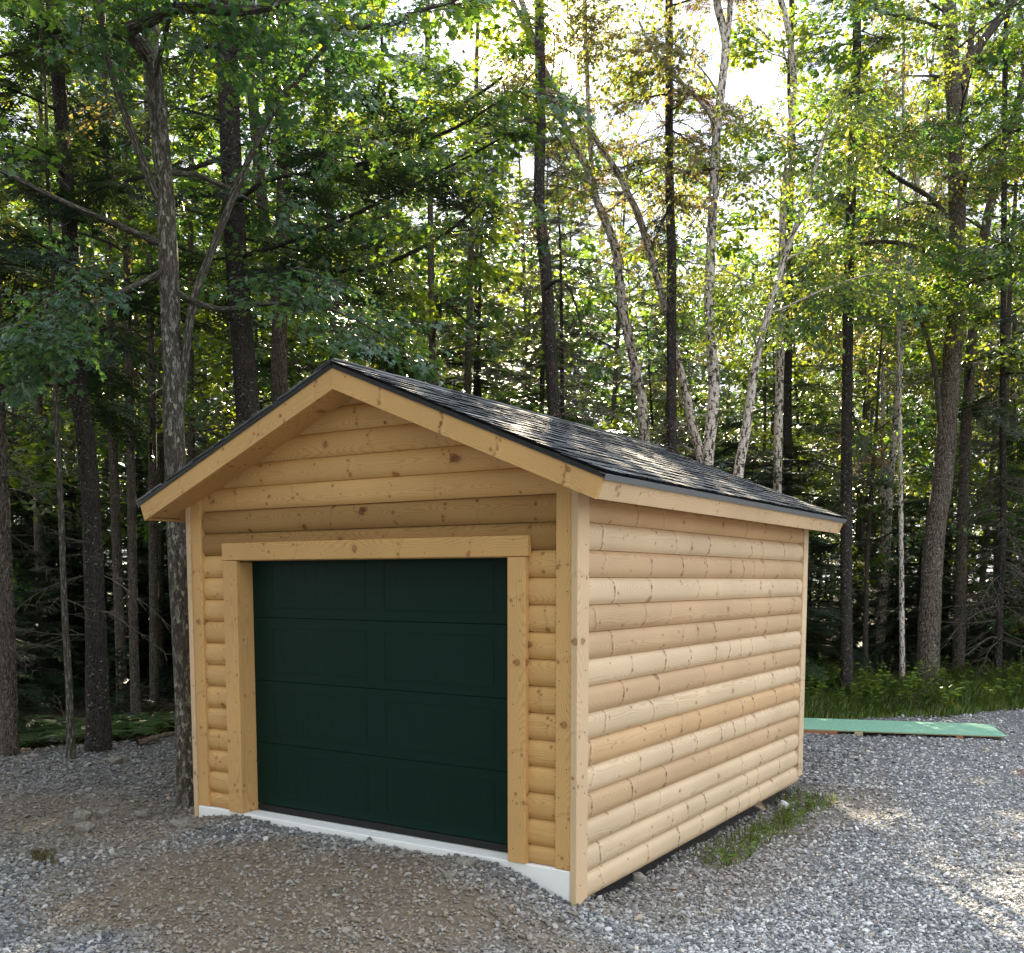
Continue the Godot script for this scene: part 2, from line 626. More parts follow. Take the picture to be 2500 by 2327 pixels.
func make_materials() -> void:
	var t0 := Time.get_ticks_msec()
	var wood := wood_image()
	var tex := ImageTexture.create_from_image(wood)
	var tints := {"side_a": Color(1.0, 0.99, 0.985), "side_b": Color(1.0, 0.97, 0.94), "side_c": Color(0.92, 0.87, 0.82), "side_d": Color(0.965, 0.9, 0.82), "front_a": Color(0.985, 0.882, 0.705), "front_b": Color(0.965, 0.858, 0.67), "front_c": Color(0.975, 0.868, 0.69), "soffit": Color(0.95, 0.845, 0.67)}  # front tints darker and yellower: shade of the front wall put into the colour
	for k: String in tints:
		var m := StandardMaterial3D.new()
		m.albedo_texture = tex
		m.albedo_color = tints[k]
		m.roughness = 0.58
		m.metallic_specular = 0.4
		M[k] = m
	for k in ["birch", "maple", "furrow", "spruce"]:
		var b := bark_image(k)
		var m := textured(b[0], 0.9, Color.WHITE, 0.25)
		m.heightmap_enabled = true
		m.heightmap_texture = ImageTexture.create_from_image(b[1])
		m.heightmap_scale = 1.6 if k != "birch" else 0.3
		M[k] = m
	print("textures ", Time.get_ticks_msec() - t0)
	M.door = std(Color(0.0022, 0.0195, 0.0135), 0.5, 0.25)
	M.asphalt = std(Color(0.008, 0.008, 0.009), 0.9, 0.2)
	M.rubber = std(Color(0.012, 0.012, 0.012), 0.7)
	M.concrete = std(Color(0.9, 0.9, 0.88), 0.8, 0.3)
	M.core = std(Color(0.3, 0.2, 0.11), 0.8)
	M.black_metal = std(Color(0.015, 0.016, 0.017), 0.45)
	M.grey_metal = std(Color(0.15, 0.16, 0.165), 0.45)
	M.nail = std(Color(0.12, 0.09, 0.06), 0.5)
	M.green_board = mottled(Color(0.2, 0.45, 0.3), Color(0.34, 0.58, 0.44), 0.5, 0.5, 4.0)
	M.board_edge = std(Color(0.45, 0.36, 0.2), 0.8)
	M.block_red = std(Color(0.33, 0.14, 0.07), 0.8)
	M.orange = std(Color(0.8, 0.12, 0.02), 0.5)
	M.rock = mottled(Color(0.14, 0.13, 0.11), Color(0.32, 0.3, 0.25), 0.9, 0.3, 9.0)
	M.pale_rock = mottled(Color(0.45, 0.45, 0.43), Color(0.75, 0.75, 0.72), 0.9, 0.3, 9.0)
	M.deadwood = mottled(Color(0.1, 0.07, 0.05), Color(0.22, 0.17, 0.12), 0.95, 0.2, 5.0)
	var sh := [Color(0.075, 0.078, 0.08), Color(0.11, 0.113, 0.116), Color(0.088, 0.092, 0.095), Color(0.145, 0.148, 0.15), Color(0.055, 0.057, 0.06)]
	for k in sh.size():
		M["shingle%d" % k] = mottled(sh[k] * 0.7, sh[k] * 2.0, 0.85, 0.3, 60.0)
	# leaves
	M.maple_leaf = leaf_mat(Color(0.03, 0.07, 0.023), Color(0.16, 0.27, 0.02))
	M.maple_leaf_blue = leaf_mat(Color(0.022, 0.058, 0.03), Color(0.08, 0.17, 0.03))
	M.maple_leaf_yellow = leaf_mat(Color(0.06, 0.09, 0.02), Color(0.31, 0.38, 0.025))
	M.birch_leaf = leaf_mat(Color(0.065, 0.09, 0.026), Color(0.28, 0.31, 0.03))
	M.birch_leaf_tan = leaf_mat(Color(0.1, 0.08, 0.033), Color(0.32, 0.26, 0.06))
	M.needle = leaf_mat(Color(0.011, 0.027, 0.015), Color(0.02, 0.04, 0.008), 0.45)
	M.needle_pale = leaf_mat(Color(0.024, 0.05, 0.022), Color(0.05, 0.08, 0.015), 0.4)
	M.needle_dead = leaf_mat(Color(0.1, 0.065, 0.04), Color(0.12, 0.07, 0.02), 0.8)
	M.twig = std(Color(0.05, 0.04, 0.032), 0.9)
	M.dead_twig = std(Color(0.1, 0.085, 0.07), 0.9)
	M.grass = leaf_mat(Color(0.1, 0.17, 0.035), Color(0.3, 0.44, 0.035), 0.45)
	M.grass_dry = leaf_mat(Color(0.22, 0.19, 0.08), Color(0.2, 0.17, 0.05), 0.6)
	M.weed = leaf_mat(Color(0.095, 0.15, 0.025), Color(0.36, 0.5, 0.03), 0.45)
	M.fern = leaf_mat(Color(0.045, 0.085, 0.02), Color(0.12, 0.2, 0.02), 0.5)
	M.litter = leaf_mat(Color(0.13, 0.075, 0.04), Color(0.1, 0.05, 0.015), 0.7)


func mottled(a: Color, b: Color, rough: float, spec: float, scale: float) -> StandardMaterial3D:
	var img := Image.create(128, 128, false, Image.FORMAT_RGB8)
	var f := FastNoiseLite.new()
	f.seed = int(scale * 10.0)
	f.frequency = 0.09
	var grain := RandomNumberGenerator.new()
	grain.seed = 7
	var nimg := f.get_seamless_image(128, 128)
	for y in 128:
		for x in 128:
			var t := clampf((nimg.get_pixel(x, y).r - 0.5) * 1.6 + 0.5 + grain.randf_range(-0.25, 0.25), 0.0, 1.0)
			img.set_pixel(x, y, a.lerp(b, t).linear_to_srgb())
	var m := textured(img, rough, Color.WHITE, spec)
	m.uv1_triplanar = true
	m.uv1_scale = Vector3.ONE * scale * 0.25
	return m


# ================================================================ foliage pieces
func leaf(g: Geo, pos: Vector3, along: Vector3, up: Vector3, size: float, shape: String) -> void:
	var x := along.normalized()
	var z := x.cross(up).normalized()
	var y := z.cross(x)
	var k := g.v.size()
	var outline: Array
	if shape == "maple":
		outline = [[0.0, 0.0, 0.0], [-0.06, 0.27, -0.03], [0.17, 0.24, -0.02], [0.48, 0.52, -0.12], [0.52, 0.2, -0.03], [1.0, 0.0, -0.14], [0.52, -0.2, -0.03], [0.48, -0.52, -0.12], [0.17, -0.24, -0.02], [-0.06, -0.27, -0.03]]
	elif shape == "star":
		outline = [[0.0, 0.0, 0.0], [0.12, 0.32, -0.05], [0.52, 0.46, -0.12], [1.0, 0.0, -0.14], [0.52, -0.46, -0.12], [0.12, -0.32, -0.05]]
	else:
		outline = [[0.0, 0.0, 0.0], [0.4, 0.33, -0.06], [1.0, 0.0, -0.12], [0.4, -0.33, -0.06]]
	for p: Array in outline:
		g.v.append(pos + (x * p[0] + z * p[1] + y * p[2]) * size)
		g.n.append((y + z * (0.35 * signf(p[1]))).normalized())
	if shape == "maple":
		var c := g.v.size()
		g.v.append(pos + x * 0.3 * size)
		g.n.append(y)
		for j in 10:
			g.i.append_array([c, k + (j + 1) % 10, k + j])
	elif shape == "star":
		g.i.append_array([k, k + 2, k + 1, k, k + 3, k + 2, k, k + 4, k + 3, k, k + 5, k + 4])
	else:
		g.i.append_array([k, k + 2, k + 1, k, k + 3, k + 2])


func stick(g: Geo, a: Vector3, b: Vector3, r0: float, r1: float) -> void:
	var t := (b - a).normalized()
	var s := t.cross(Vector3.UP if absf(t.y) < 0.9 else Vector3.RIGHT).normalized()
	var u := t.cross(s)
	var k := g.v.size()
	for j in 3:
		var o := s * cos(TAU * j / 3.0) + u * sin(TAU * j / 3.0)
		g.v.append(a + o * r0)
		g.n.append(o)
		g.v.append(b + o * r1)
		g.n.append(o)
	for j in 3:
		var p := k + j * 2
		var q := k + ((j + 1) % 3) * 2
		g.i.append_array([p, p + 1, q, q, p + 1, q + 1])


func rand_unit() -> Vector3:
	return Vector3(rng.randfn(), rng.randfn(), rng.randfn()).normalized()


func broad_spray(n: int, size: float, shape: String, reach: float, flat: float) -> Array:
	var g := Geo.new()
	var w := Geo.new()
	var tips := []
	stick(w, Vector3.ZERO, Vector3(reach * 0.9, -0.03, 0), 0.006, 0.002)
	for k in 4:
		var a := Vector3(reach * (0.2 + 0.2 * k), 0, 0)
		var b := a + Vector3(reach * rng.randf_range(0.15, 0.35), rng.randf_range(-0.1, 0.06), reach * rng.randf_range(0.25, 0.5) * (1 if k % 2 else -1))
		stick(w, a, b, 0.004, 0.002)
		tips.append([a, b])
	tips.append([Vector3(reach * 0.4, 0, 0), Vector3(reach, -0.04, 0)])
	for k in n:
		var tp: Array = tips[k % tips.size()]
		var p: Vector3 = tp[0].lerp(tp[1], rng.randf_range(0.25, 1.05)) + Vector3(rng.randfn(0, 0.03), rng.randfn(-0.03, 0.05), rng.randfn(0, 0.03))
		var out: Vector3 = (tp[1] - tp[0]).normalized() + rand_unit() * 0.9
		out.y = out.y * 0.5 - rng.randf_range(0.1, 0.6)
		leaf(g, p, out, (Vector3.UP + rand_unit() * flat).normalized(), size * rng.randf_range(0.65, 1.2), shape)
	return [g, w]


func hanging_spray(n: int, size: float) -> Array:
	var g := Geo.new()
	var w := Geo.new()
	for s in 4:
		var p := Vector3(0, 0, 0)
		var d := Vector3(rng.randf_range(0.4, 1.0), rng.randf_range(-0.1, 0.3), rng.randf_range(-0.7, 0.7)).normalized()
		for k in 6:
			var q := p + d * 0.12
			stick(w, p, q, 0.003, 0.002)
			for j in n:
				var out := (d + rand_unit() * 1.1 + Vector3.DOWN * 0.7).normalized()
				leaf(g, p.lerp(q, rng.randf()) + rand_unit() * 0.02, out, (rand_unit() + Vector3.UP * 0.4).normalized(), size * rng.randf_range(0.7, 1.25), "oval")
			p = q
			d = (d + Vector3.DOWN * 0.3 + rand_unit() * 0.15).normalized()
	return [g, w]


func fir_spray(reach: float, dense: float) -> Array:
	var g := Geo.new()
	var w := Geo.new()
	stick(w, Vector3.ZERO, Vector3(reach, -0.08 * reach, 0), 0.008, 0.002)
	var kite := func(a: Vector3, b: Vector3, wd: float) -> void:
		var t := b - a
		var up := (Vector3.UP + rand_unit() * 0.35).normalized()
		var z := t.cross(up).normalized() * wd
		var k := g.v.size()
		g.v.append_array([a, a + t * 0.45 + z, b, a + t * 0.45 - z])
		var nn := z.cross(t).normalized()
		g.n.append_array([nn, nn, nn, nn])
		g.i.append_array([k, k + 2, k + 1, k, k + 3, k + 2])
	var steps := int(16 * dense)
	for k in steps:
		var t := (k + 0.5) / steps
		var a := Vector3(reach * t, -0.08 * reach * t, 0)
		for sgn in [-1.0, 1.0]:
			if rng.randf() < 0.12:
				continue
			var ln := reach * 0.42 * (1.05 - t) * rng.randf_range(0.7, 1.15) + 0.05
			var d := Vector3(0.62, rng.randf_range(-0.25, 0.05), sgn * 0.8).normalized()
			var b := a + d * ln
			kite.call(a, b, 0.013)
			var m := int(ln / 0.055)
			for j in m:
				var c := a.lerp(b, (j + 0.6) / m)
				for s2 in [-1.0, 1.0]:
					if rng.randf() < 0.2:
						continue
					var d2: Vector3 = (d * 0.65 + Vector3(d.z, rng.randf_range(-0.2, 0.2), -d.x) * s2 * 0.6).normalized()
					kite.call(c, c + d2 * (0.05 + 0.4 * (ln - ln * j / m)) * rng.randf_range(0.5, 1.0), 0.012)
	return [g, w]


func dead_spray(reach: float) -> Array:
	var w := Geo.new()
	var g := Geo.new()
	var p := Vector3.ZERO
	var d := Vector3.RIGHT
	for k in 6:
		var q := p + d * reach / 6.0
		stick(w, p, q, 0.011 * (1.0 - k / 7.0), 0.011 * (1.0 - (k + 1) / 7.0))
		for s in [-1.0, 1.0]:
			var e: Vector3 = (d + Vector3(0, rng.randf_range(-0.6, 0.2), s * rng.randf_range(0.5, 1.2))).normalized()
			var r := q + e * reach * rng.randf_range(0.12, 0.35) * (1.1 - k / 7.0)
			stick(w, q, r, 0.0055, 0.002)
			var e2: Vector3 = (e + rand_unit() * 0.8).normalized()
			stick(w, q.lerp(r, 0.5), q.lerp(r, 0.5) + e2 * reach * 0.13, 0.0028, 0.0012)
		p = q
		d = (d + rand_unit() * 0.16 + Vector3.DOWN * 0.05).normalized()
	return [g, w]


func make_sprays() -> void:
	sprays.maple = []
	sprays.star = []
	sprays.birch = []
	sprays.fir = []
	sprays.dead = []
	sprays.firdead = []
	for k in 4:
		sprays.maple.append(broad_spray(40, 0.082, "maple", 0.62, 0.4))
		sprays.star.append(broad_spray(40, 0.088, "star", 0.75, 0.45))
		sprays.birch.append(hanging_spray(2, 0.062))
		sprays.fir.append(fir_spray(0.85, 1.0))
		sprays.firdead.append(fir_spray(0.6, 0.6))
		sprays.dead.append(dead_spray(1.0))


# the leaves of one tree: a surface for each leaf material and one for its twigs
class Crown:
	var by := {}

	func add(spray: Array, t: Transform3D, leaf_m: Material, twig_m: Material) -> void:
		for k in 2:
			var src: Geo = spray[k]
			if src.v.is_empty():
				continue
			var m: Material = leaf_m if k == 0 else twig_m
			if not by.has(m):
				by[m] = Geo.new()
			by[m].add(src, t)

	func mesh() -> ArrayMesh:
		var out := ArrayMesh.new()
		for m: Material in by:
			var g: Geo = by[m]
			g.uv = PackedVector2Array()
			out.add_surface_from_arrays(Mesh.PRIMITIVE_TRIANGLES, g.arrays())
			out.surface_set_material(out.get_surface_count() - 1, m)
		return out


func spray_at(p: Vector3, out: Vector3, scale: float, roll := 0.35) -> Transform3D:
	var x := out.normalized()
	var up := (Vector3.UP + rand_unit() * roll).normalized()
	var z := x.cross(up)
	if z.length() < 0.05:
		z = x.cross(Vector3.FORWARD)
	z = z.normalized()
	return Transform3D(Basis(x, z.cross(x), z) * scale, p)


func pick(list: Array) -> Variant:
	return list[rng.randi() % list.size()]


# sprays along a limb, from a share of its length outwards
func leafy(cr: Crown, pts: Array, kind: String, mats: Array, n: int, from: float, spread: float, scale: float) -> void:
	for k in n:
		var t := lerpf(from, 1.0, pow(rng.randf(), 0.8)) * (pts.size() - 1)
		var i := mini(int(t), pts.size() - 2)
		var p: Vector3 = pts[i].lerp(pts[i + 1], t - i)
		var d: Vector3 = (pts[i + 1] - pts[i]).normalized()
		var side := d.cross(Vector3.UP).normalized() * (1.0 if rng.randf() < 0.5 else -1.0)
		var out := (d * rng.randf_range(0.2, 1.0) + side * rng.randf_range(0.2, 1.1) + Vector3.UP * rng.randf_range(-0.35, 0.3)).normalized()
		p += side * spread * rng.randf() * 0.6 + rand_unit() * spread * 0.4
		if foot_at != Vector3.ZERO and (p + foot_at - EYE).normalized().angle_to(sun_way) < 0.026:
			continue     # a gap in the leaves where the sun comes through
		cr.add(pick(sprays[kind]), spray_at(p, out, scale * rng.randf_range(0.75, 1.25)), pick(mats), M.twig)


func limb_path(a: Vector3, dir: Vector3, length: float, sag: float) -> Array:
	var out := [a]
	var d := dir.normalized()
	var p := a
	for k in 6:
		p += d * length / 6.0
		out.append(p)
		d = (d + rand_unit() * 0.14 + Vector3.UP * sag).normalized()
	return out


# limbs and leaves all round a stem whose points are given (relative to the tree)
func broad_crown(g: Geo, cr: Crown, stem: Array, h0: float, h1: float, n: int, length: float, kind: String, mats: Array, per: int, scale: float, limb_r := 0.035) -> void:
	var ang := rng.randf() * TAU
	for k in n:
		var y := lerpf(h0, h1, (k + rng.randf()) / n)
		var p := on_stem(stem, y)
		ang += 2.4 + rng.randf_range(-0.4, 0.4)
		var hf := (y - h0) / maxf(0.1, h1 - h0)
		var up := lerpf(0.25, 0.9, hf)
		var ln := length * lerpf(1.0, 0.55, hf) * rng.randf_range(0.65, 1.2)
		var path := limb_path(p, Vector3(cos(ang), up, sin(ang)), ln, -0.03 if kind != "birch" else 0.02)
		tube(g, path, taper(path.size(), limb_r * lerpf(1.0, 0.5, hf), 0.006), 5)
		leafy(cr, path, kind, mats, per, 0.25, 0.55, scale)


func on_stem(stem: Array, y: float) -> Vector3:
	for k in stem.size() - 1:
		if stem[k + 1].y >= y:
			var a: Vector3 = stem[k]
			var b: Vector3 = stem[k + 1]
			return a.lerp(b, clampf((y - a.y) / maxf(0.01, b.y - a.y), 0.0, 1.0))
	return stem[-1]


func fir_crown(g: Geo, cr: Crown, stem: Array, h0: float, h1: float, n: int, length: float, per: int, mats: Array) -> void:
	var ang := rng.randf() * TAU
	for k in n:
		var y := lerpf(h0, h1, (k + rng.randf()) / n)
		var hf := (y - h0) / maxf(0.1, h1 - h0)
		ang += 2.4 + rng.randf_range(-0.5, 0.5)
		var p := on_stem(stem, y)
		var ln := length * (1.0 - 0.85 * hf) * rng.randf_range(0.7, 1.15)
		var path := limb_path(p, Vector3(cos(ang), lerpf(-0.12, 0.35, hf), sin(ang)), ln, -0.025)
		tube(g, path, taper(path.size(), 0.02, 0.005), 4)
		for j in per:
			var t := lerpf(0.12, 0.95, (j + rng.randf()) / per) * (path.size() - 1)
			var i := mini(int(t), path.size() - 2)
			var d: Vector3 = (path[i + 1] - path[i]).normalized()
			var sd := d.cross(Vector3.UP).normalized() * (1.0 if j % 2 else -1.0)
			var out := (d + sd * rng.randf_range(0.3, 0.9) + Vector3.DOWN * rng.randf_range(0.0, 0.35)).normalized()
			cr.add(pick(sprays.fir), spray_at(path[i].lerp(path[i + 1], t - i), out, rng.randf_range(0.8, 1.25) * clampf(ln / 1.6, 0.55, 1.2), 0.3), pick(mats), M.twig)


func dead_limbs(cr: Crown, stem: Array, h0: float, h1: float, n: int, scale: float) -> void:
	for k in n:
		var a := rng.randf() * TAU
		var p := on_stem(stem, rng.randf_range(h0, h1))
		cr.add(pick(sprays.dead), spray_at(p, Vector3(cos(a), rng.randf_range(-0.45, 0.15), sin(a)), scale * rng.randf_range(0.5, 1.3), 0.5), M.needle, M.dead_twig)


func rel(pts: Array, o: Vector3) -> Array:
	var out := []
	for p: Vector3 in pts:
		out.append(p - o)
	return out


func px_path(list: Array, depth: float, depth2 := -1.0) -> Array:
	var out := []
	for k in list.size():
		var d := depth if depth2 < 0 else lerpf(depth, depth2, float(k) / (list.size() - 1))
		out.append(at(list[k][0], list[k][1], d))
	return out


# a tree whose stem is known point by point; the foot is set into the ground
class KnownTree:
	var root: Node3D
	var stem: Array     # relative to the root
	var wood: Geo
	var crown: Crown
	var bark: Material


func known_tree(called: String, label: String, category: String, list: Array, depth: float, r0: float, r1: float, bark: String, height: float, group := "", flare := 0.6, sides := 12) -> KnownTree:
	var t := KnownTree.new()
	var pts := px_path(list, depth)
	var foot: Vector3 = pts[0]
	var base := Vector3(foot.x, gy(foot.x, foot.z), foot.z)
	if foot.y > base.y + 0.05:
		pts.push_front(base - Vector3(0, 0.12, 0))
	else:
		pts[0] = base - Vector3(0, 0.12, 0)
	var last: Vector3 = pts[-1]
	var prev: Vector3 = pts[-2]
	var dir := ((last - prev).normalized() + Vector3.UP * 0.6).normalized()
	while pts[-1].y < height:
		pts.append(pts[-1] + (dir + rand_unit() * 0.06) * 1.3)
	foot_at = base
	t.root = thing(called, label, category, base, group)
	t.stem = smooth_path(rel(pts, base), 5)
	t.wood = Geo.new()
	tube(t.wood, t.stem, taper(t.stem.size(), r0, r1, flare), sides, 0.13, r0 * 300.0)
	t.crown = Crown.new()
	t.bark = M[bark]
	return t


func fork(t: KnownTree, list: Array, depth: float, depth2: float, r0: float, r1: float, more := 0.0, name_it := "limb") -> Array:
	var pts := px_path(list, depth, depth2)
	while more > 0.0:
		pts.append(pts[-1] + ((pts[-1] - pts[-2]).normalized() + Vector3.UP * 0.2).normalized() * 1.2)
		more -= 1.2
	var p := smooth_path(rel(pts, t.root.position), 4)
	var g := Geo.new()
	tube(g, p, taper(p.size(), r0, r1), 8, 0.1, r0 * 500.0)
	part(name_it, g.mesh(), t.bark, t.root, Transform3D(), false)
	return p


func finish(t: KnownTree) -> void:
	part("trunk", t.wood.mesh(), t.bark, t.root, Transform3D(), false)
	if not t.crown.by.is_empty():
		part("crown", t.crown.mesh(), null, t.root, Transform3D(), false)


# ================================================================ the garage
func build_garage() -> void:
	var g := thing("garage", "new pine log-sided garage with a green door and dark shingled gable roof", "garage", Vector3(-WID / 2, -0.3, -DEP / 2))
	# concrete and core
	board("concrete_slab", Vector3(WID - 0.094, 0.36, 0.12), Vector3(-WID / 2, -0.18, -0.038), M.concrete, g, Basis(), 0.006, false)
	board("concrete_slab", Vector3(WID - 0.4, 0.3, 0.26), Vector3(-WID / 2, -0.152, -0.229), M.concrete, g, Basis(), 0.006, false)
	board("concrete_slab", Vector3(WID - 0.5, 0.2, DEP - 0.7), Vector3(-WID / 2, -0.12, -0.36 - (DEP - 0.7) / 2), M.concrete, g, Basis(), 0.006, false)
	board("wall_sheathing", Vector3(0.09, 2.72, DEP - 0.12), Vector3(-0.095, 1.13, -DEP / 2), M.core, g, Basis(), 0.002, false)
	board("wall_sheathing", Vector3(0.09, 2.72, DEP - 0.12), Vector3(-WID + 0.095, 1.13, -DEP / 2), M.core, g, Basis(), 0.002, false)
	board("wall_sheathing", Vector3(WID - 0.3, 2.5, 0.09), Vector3(-WID / 2, 1.25, -DEP + 0.11), M.core, g, Basis(), 0.002, false)
	board("wall_sheathing", Vector3(0.45, 2.5, 0.06), Vector3(-0.37, 1.253, -0.098), M.core, g, Basis(), 0.002, false)
	board("wall_sheathing", Vector3(0.45, 2.5, 0.06), Vector3(-WID + 0.37, 1.253, -0.098), M.core, g, Basis(), 0.002, false)
	board("wall_sheathing", Vector3(2.75, 0.36, 0.06), Vector3(-1.89, 2.33, -0.098), M.core, g, Basis(), 0.002, false)
	var gable := Geo.new()
	var y0 := 2.505
	for z in [-0.07, -DEP + 0.07]:
		gable = Geo.new()
		var a := Vector3(-WID + 0.15, y0, z)
		var b := Vector3(-0.15, y0, z)
		var c := Vector3(-0.15, 2.56, z)
		var d := Vector3(-WID / 2, 3.3, z)
		var e := Vector3(-WID + 0.15, 2.56, z)
		gable.tri(a, b, d)
		gable.tri(b, c, d)
		gable.tri(a, d, e)
		part("gable_sheathing", gable.mesh(), M.core, g)
	# siding
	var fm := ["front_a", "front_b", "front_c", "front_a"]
	var sm := ["side_a", "side_b", "side_c", "side_d", "side_a"]
	var low := 2.368 - ROW * 14
	var used := 0
	for k in 15:
		var y := low + ROW * k
		var used_off := fmod(used * 0.37, 0.35)
		used += 1
		var lm := log_mesh(0.0, DEP - 0.24, 0.05, (k * 3 + 1) % 4, 0.03 * (k % 3), (k / 4) % 2 == 0)
		part("siding_log", lm, M[pick(sm)], g, Transform3D(Basis(Vector3.UP, PI / 2), Vector3(-0.004, y, -0.128)))
		lm = log_mesh(0.0, DEP - 0.24, 0.05, (k * 5 + 2) % 8, 0.02 * (k % 3), k % 2 == 1)
		part("siding_log", lm, M[pick(sm)], g, Transform3D(Basis(Vector3.UP, -PI / 2), Vector3(-WID, y, -DEP + 0.125)))
		if k == 0:
			continue
		lm = log_mesh(0.0, WID - 0.28, 0.042, (k * 7 + 3) % 8, 0.02 * (k % 3), k % 2 == 1)
		part("siding_log", lm, M[pick(sm)], g, Transform3D(Basis(Vector3.UP, PI), Vector3(-0.14, y, -DEP)))
	for k in 14:
		var y := -0.05 + ROW * k
		var h := ROW
		if k == 0:
			y = 0.003
			h = 0.133
		if y + h < 2.3:
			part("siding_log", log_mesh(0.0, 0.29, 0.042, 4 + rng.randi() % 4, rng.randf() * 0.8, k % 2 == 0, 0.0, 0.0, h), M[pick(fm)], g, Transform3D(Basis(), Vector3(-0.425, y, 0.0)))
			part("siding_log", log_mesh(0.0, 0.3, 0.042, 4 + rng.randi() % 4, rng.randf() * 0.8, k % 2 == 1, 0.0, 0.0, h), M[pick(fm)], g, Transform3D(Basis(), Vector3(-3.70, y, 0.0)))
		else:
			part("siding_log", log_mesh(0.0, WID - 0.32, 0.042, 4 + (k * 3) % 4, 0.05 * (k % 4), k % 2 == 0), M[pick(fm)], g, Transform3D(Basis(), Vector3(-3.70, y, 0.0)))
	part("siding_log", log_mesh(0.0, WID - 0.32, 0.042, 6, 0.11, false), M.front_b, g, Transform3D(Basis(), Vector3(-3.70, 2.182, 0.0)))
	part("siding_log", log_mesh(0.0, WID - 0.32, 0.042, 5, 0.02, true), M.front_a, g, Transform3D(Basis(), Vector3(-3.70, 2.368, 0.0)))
	for k in 5:
		var y := 2.554 + ROW * k
		var half := (3.385 - y) / SLOPE
		var x0 := -WID / 2 - half
		var x1 := -WID / 2 + half
		if half < 0.1:
			continue
		var sl := 1.0 / SLOPE
		var h := minf(ROW, half * SLOPE * 0.98)
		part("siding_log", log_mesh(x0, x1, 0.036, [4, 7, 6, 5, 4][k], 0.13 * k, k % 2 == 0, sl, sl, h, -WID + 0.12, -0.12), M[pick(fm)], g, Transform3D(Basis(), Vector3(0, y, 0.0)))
		part("siding_log", log_mesh(x0, x1, 0.036, (k * 3 + 2) % 8, 0.1 * k, k % 2 == 1, sl, sl, h, -WID + 0.12, -0.12), M[pick(sm)], g, Transform3D(Basis(Vector3.UP, PI), Vector3(-WID, y, -DEP)))
	# corner boards
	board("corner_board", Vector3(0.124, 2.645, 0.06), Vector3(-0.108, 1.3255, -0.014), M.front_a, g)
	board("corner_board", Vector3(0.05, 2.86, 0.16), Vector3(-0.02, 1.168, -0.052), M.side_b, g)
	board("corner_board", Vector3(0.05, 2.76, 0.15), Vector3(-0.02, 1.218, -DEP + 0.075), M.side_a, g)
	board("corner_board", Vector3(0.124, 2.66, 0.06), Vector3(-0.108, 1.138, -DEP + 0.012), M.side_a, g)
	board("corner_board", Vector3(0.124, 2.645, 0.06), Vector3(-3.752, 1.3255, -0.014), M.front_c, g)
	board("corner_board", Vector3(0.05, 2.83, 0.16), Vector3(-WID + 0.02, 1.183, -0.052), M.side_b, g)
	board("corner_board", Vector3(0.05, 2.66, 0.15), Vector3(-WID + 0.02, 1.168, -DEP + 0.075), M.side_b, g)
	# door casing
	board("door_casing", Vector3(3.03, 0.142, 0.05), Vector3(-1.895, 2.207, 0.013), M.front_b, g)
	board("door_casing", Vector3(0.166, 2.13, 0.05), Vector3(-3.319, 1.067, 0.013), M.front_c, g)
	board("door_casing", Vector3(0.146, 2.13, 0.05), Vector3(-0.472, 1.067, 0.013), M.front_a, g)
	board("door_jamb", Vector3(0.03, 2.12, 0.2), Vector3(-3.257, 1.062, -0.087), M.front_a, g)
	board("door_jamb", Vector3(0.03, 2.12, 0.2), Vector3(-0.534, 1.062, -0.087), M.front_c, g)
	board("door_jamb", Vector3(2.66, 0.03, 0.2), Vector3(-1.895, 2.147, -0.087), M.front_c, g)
	# garage door
	var dw := 2.692
	var door := part("garage_door", box_geo(Vector3(dw, 2.1, 0.02), 0.003).mesh(), M.rubber, g, Transform3D(Basis(), Vector3(-1.895, 1.075, -0.192)))
	for k in 4:
		var s := Geo.new()
		var cy := 0.33 + 0.532 * k
		var hh := 0.5295
		s.add(box_geo(Vector3(dw, hh, 0.042), 0.0025), Transform3D())
		for pc in [-0.605, 0.605]:
			var pw: float = 1.03
			var ph: float = 0.365
			for e in [-1.0, 1.0]:
				s.add(box_geo(Vector3(pw, 0.009, 0.006), 0.002), Transform3D(Basis(), Vector3(pc, e * ph / 2, 0.0205)))
				s.add(box_geo(Vector3(0.009, ph - 0.02, 0.006), 0.002), Transform3D(Basis(), Vector3(pc + e * (pw / 2 - 0.006), 0, 0.0205)))
			for q in 7:
				s.add(box_geo(Vector3(0.005, ph - 0.05, 0.002), 0.0008), Transform3D(Basis(), Vector3(pc - pw / 2 + pw * (q + 1) / 8.0, 0, 0.0206)))
		part("door_section", s.mesh(), M.door, door, Transform3D(Basis(), Vector3(-1.895, cy, -0.161)))
	board("bottom_seal", Vector3(dw, 0.055, 0.05), Vector3(-1.895, 0.032, -0.16), M.rubber, door, Basis(), 0.01, false)
	# roof
	var th := atan(SLOPE)
	var ct := cos(th)
	var st := sin(th)
	var apex := Vector3(-WID / 2 + 0.01, 3.5165, 0.0)
	var run := 2.233
	var rake := run / ct
	var front := 0.262
	var back := -DEP - 0.24
	var mid_z := (front + back) / 2
	var long := front - back
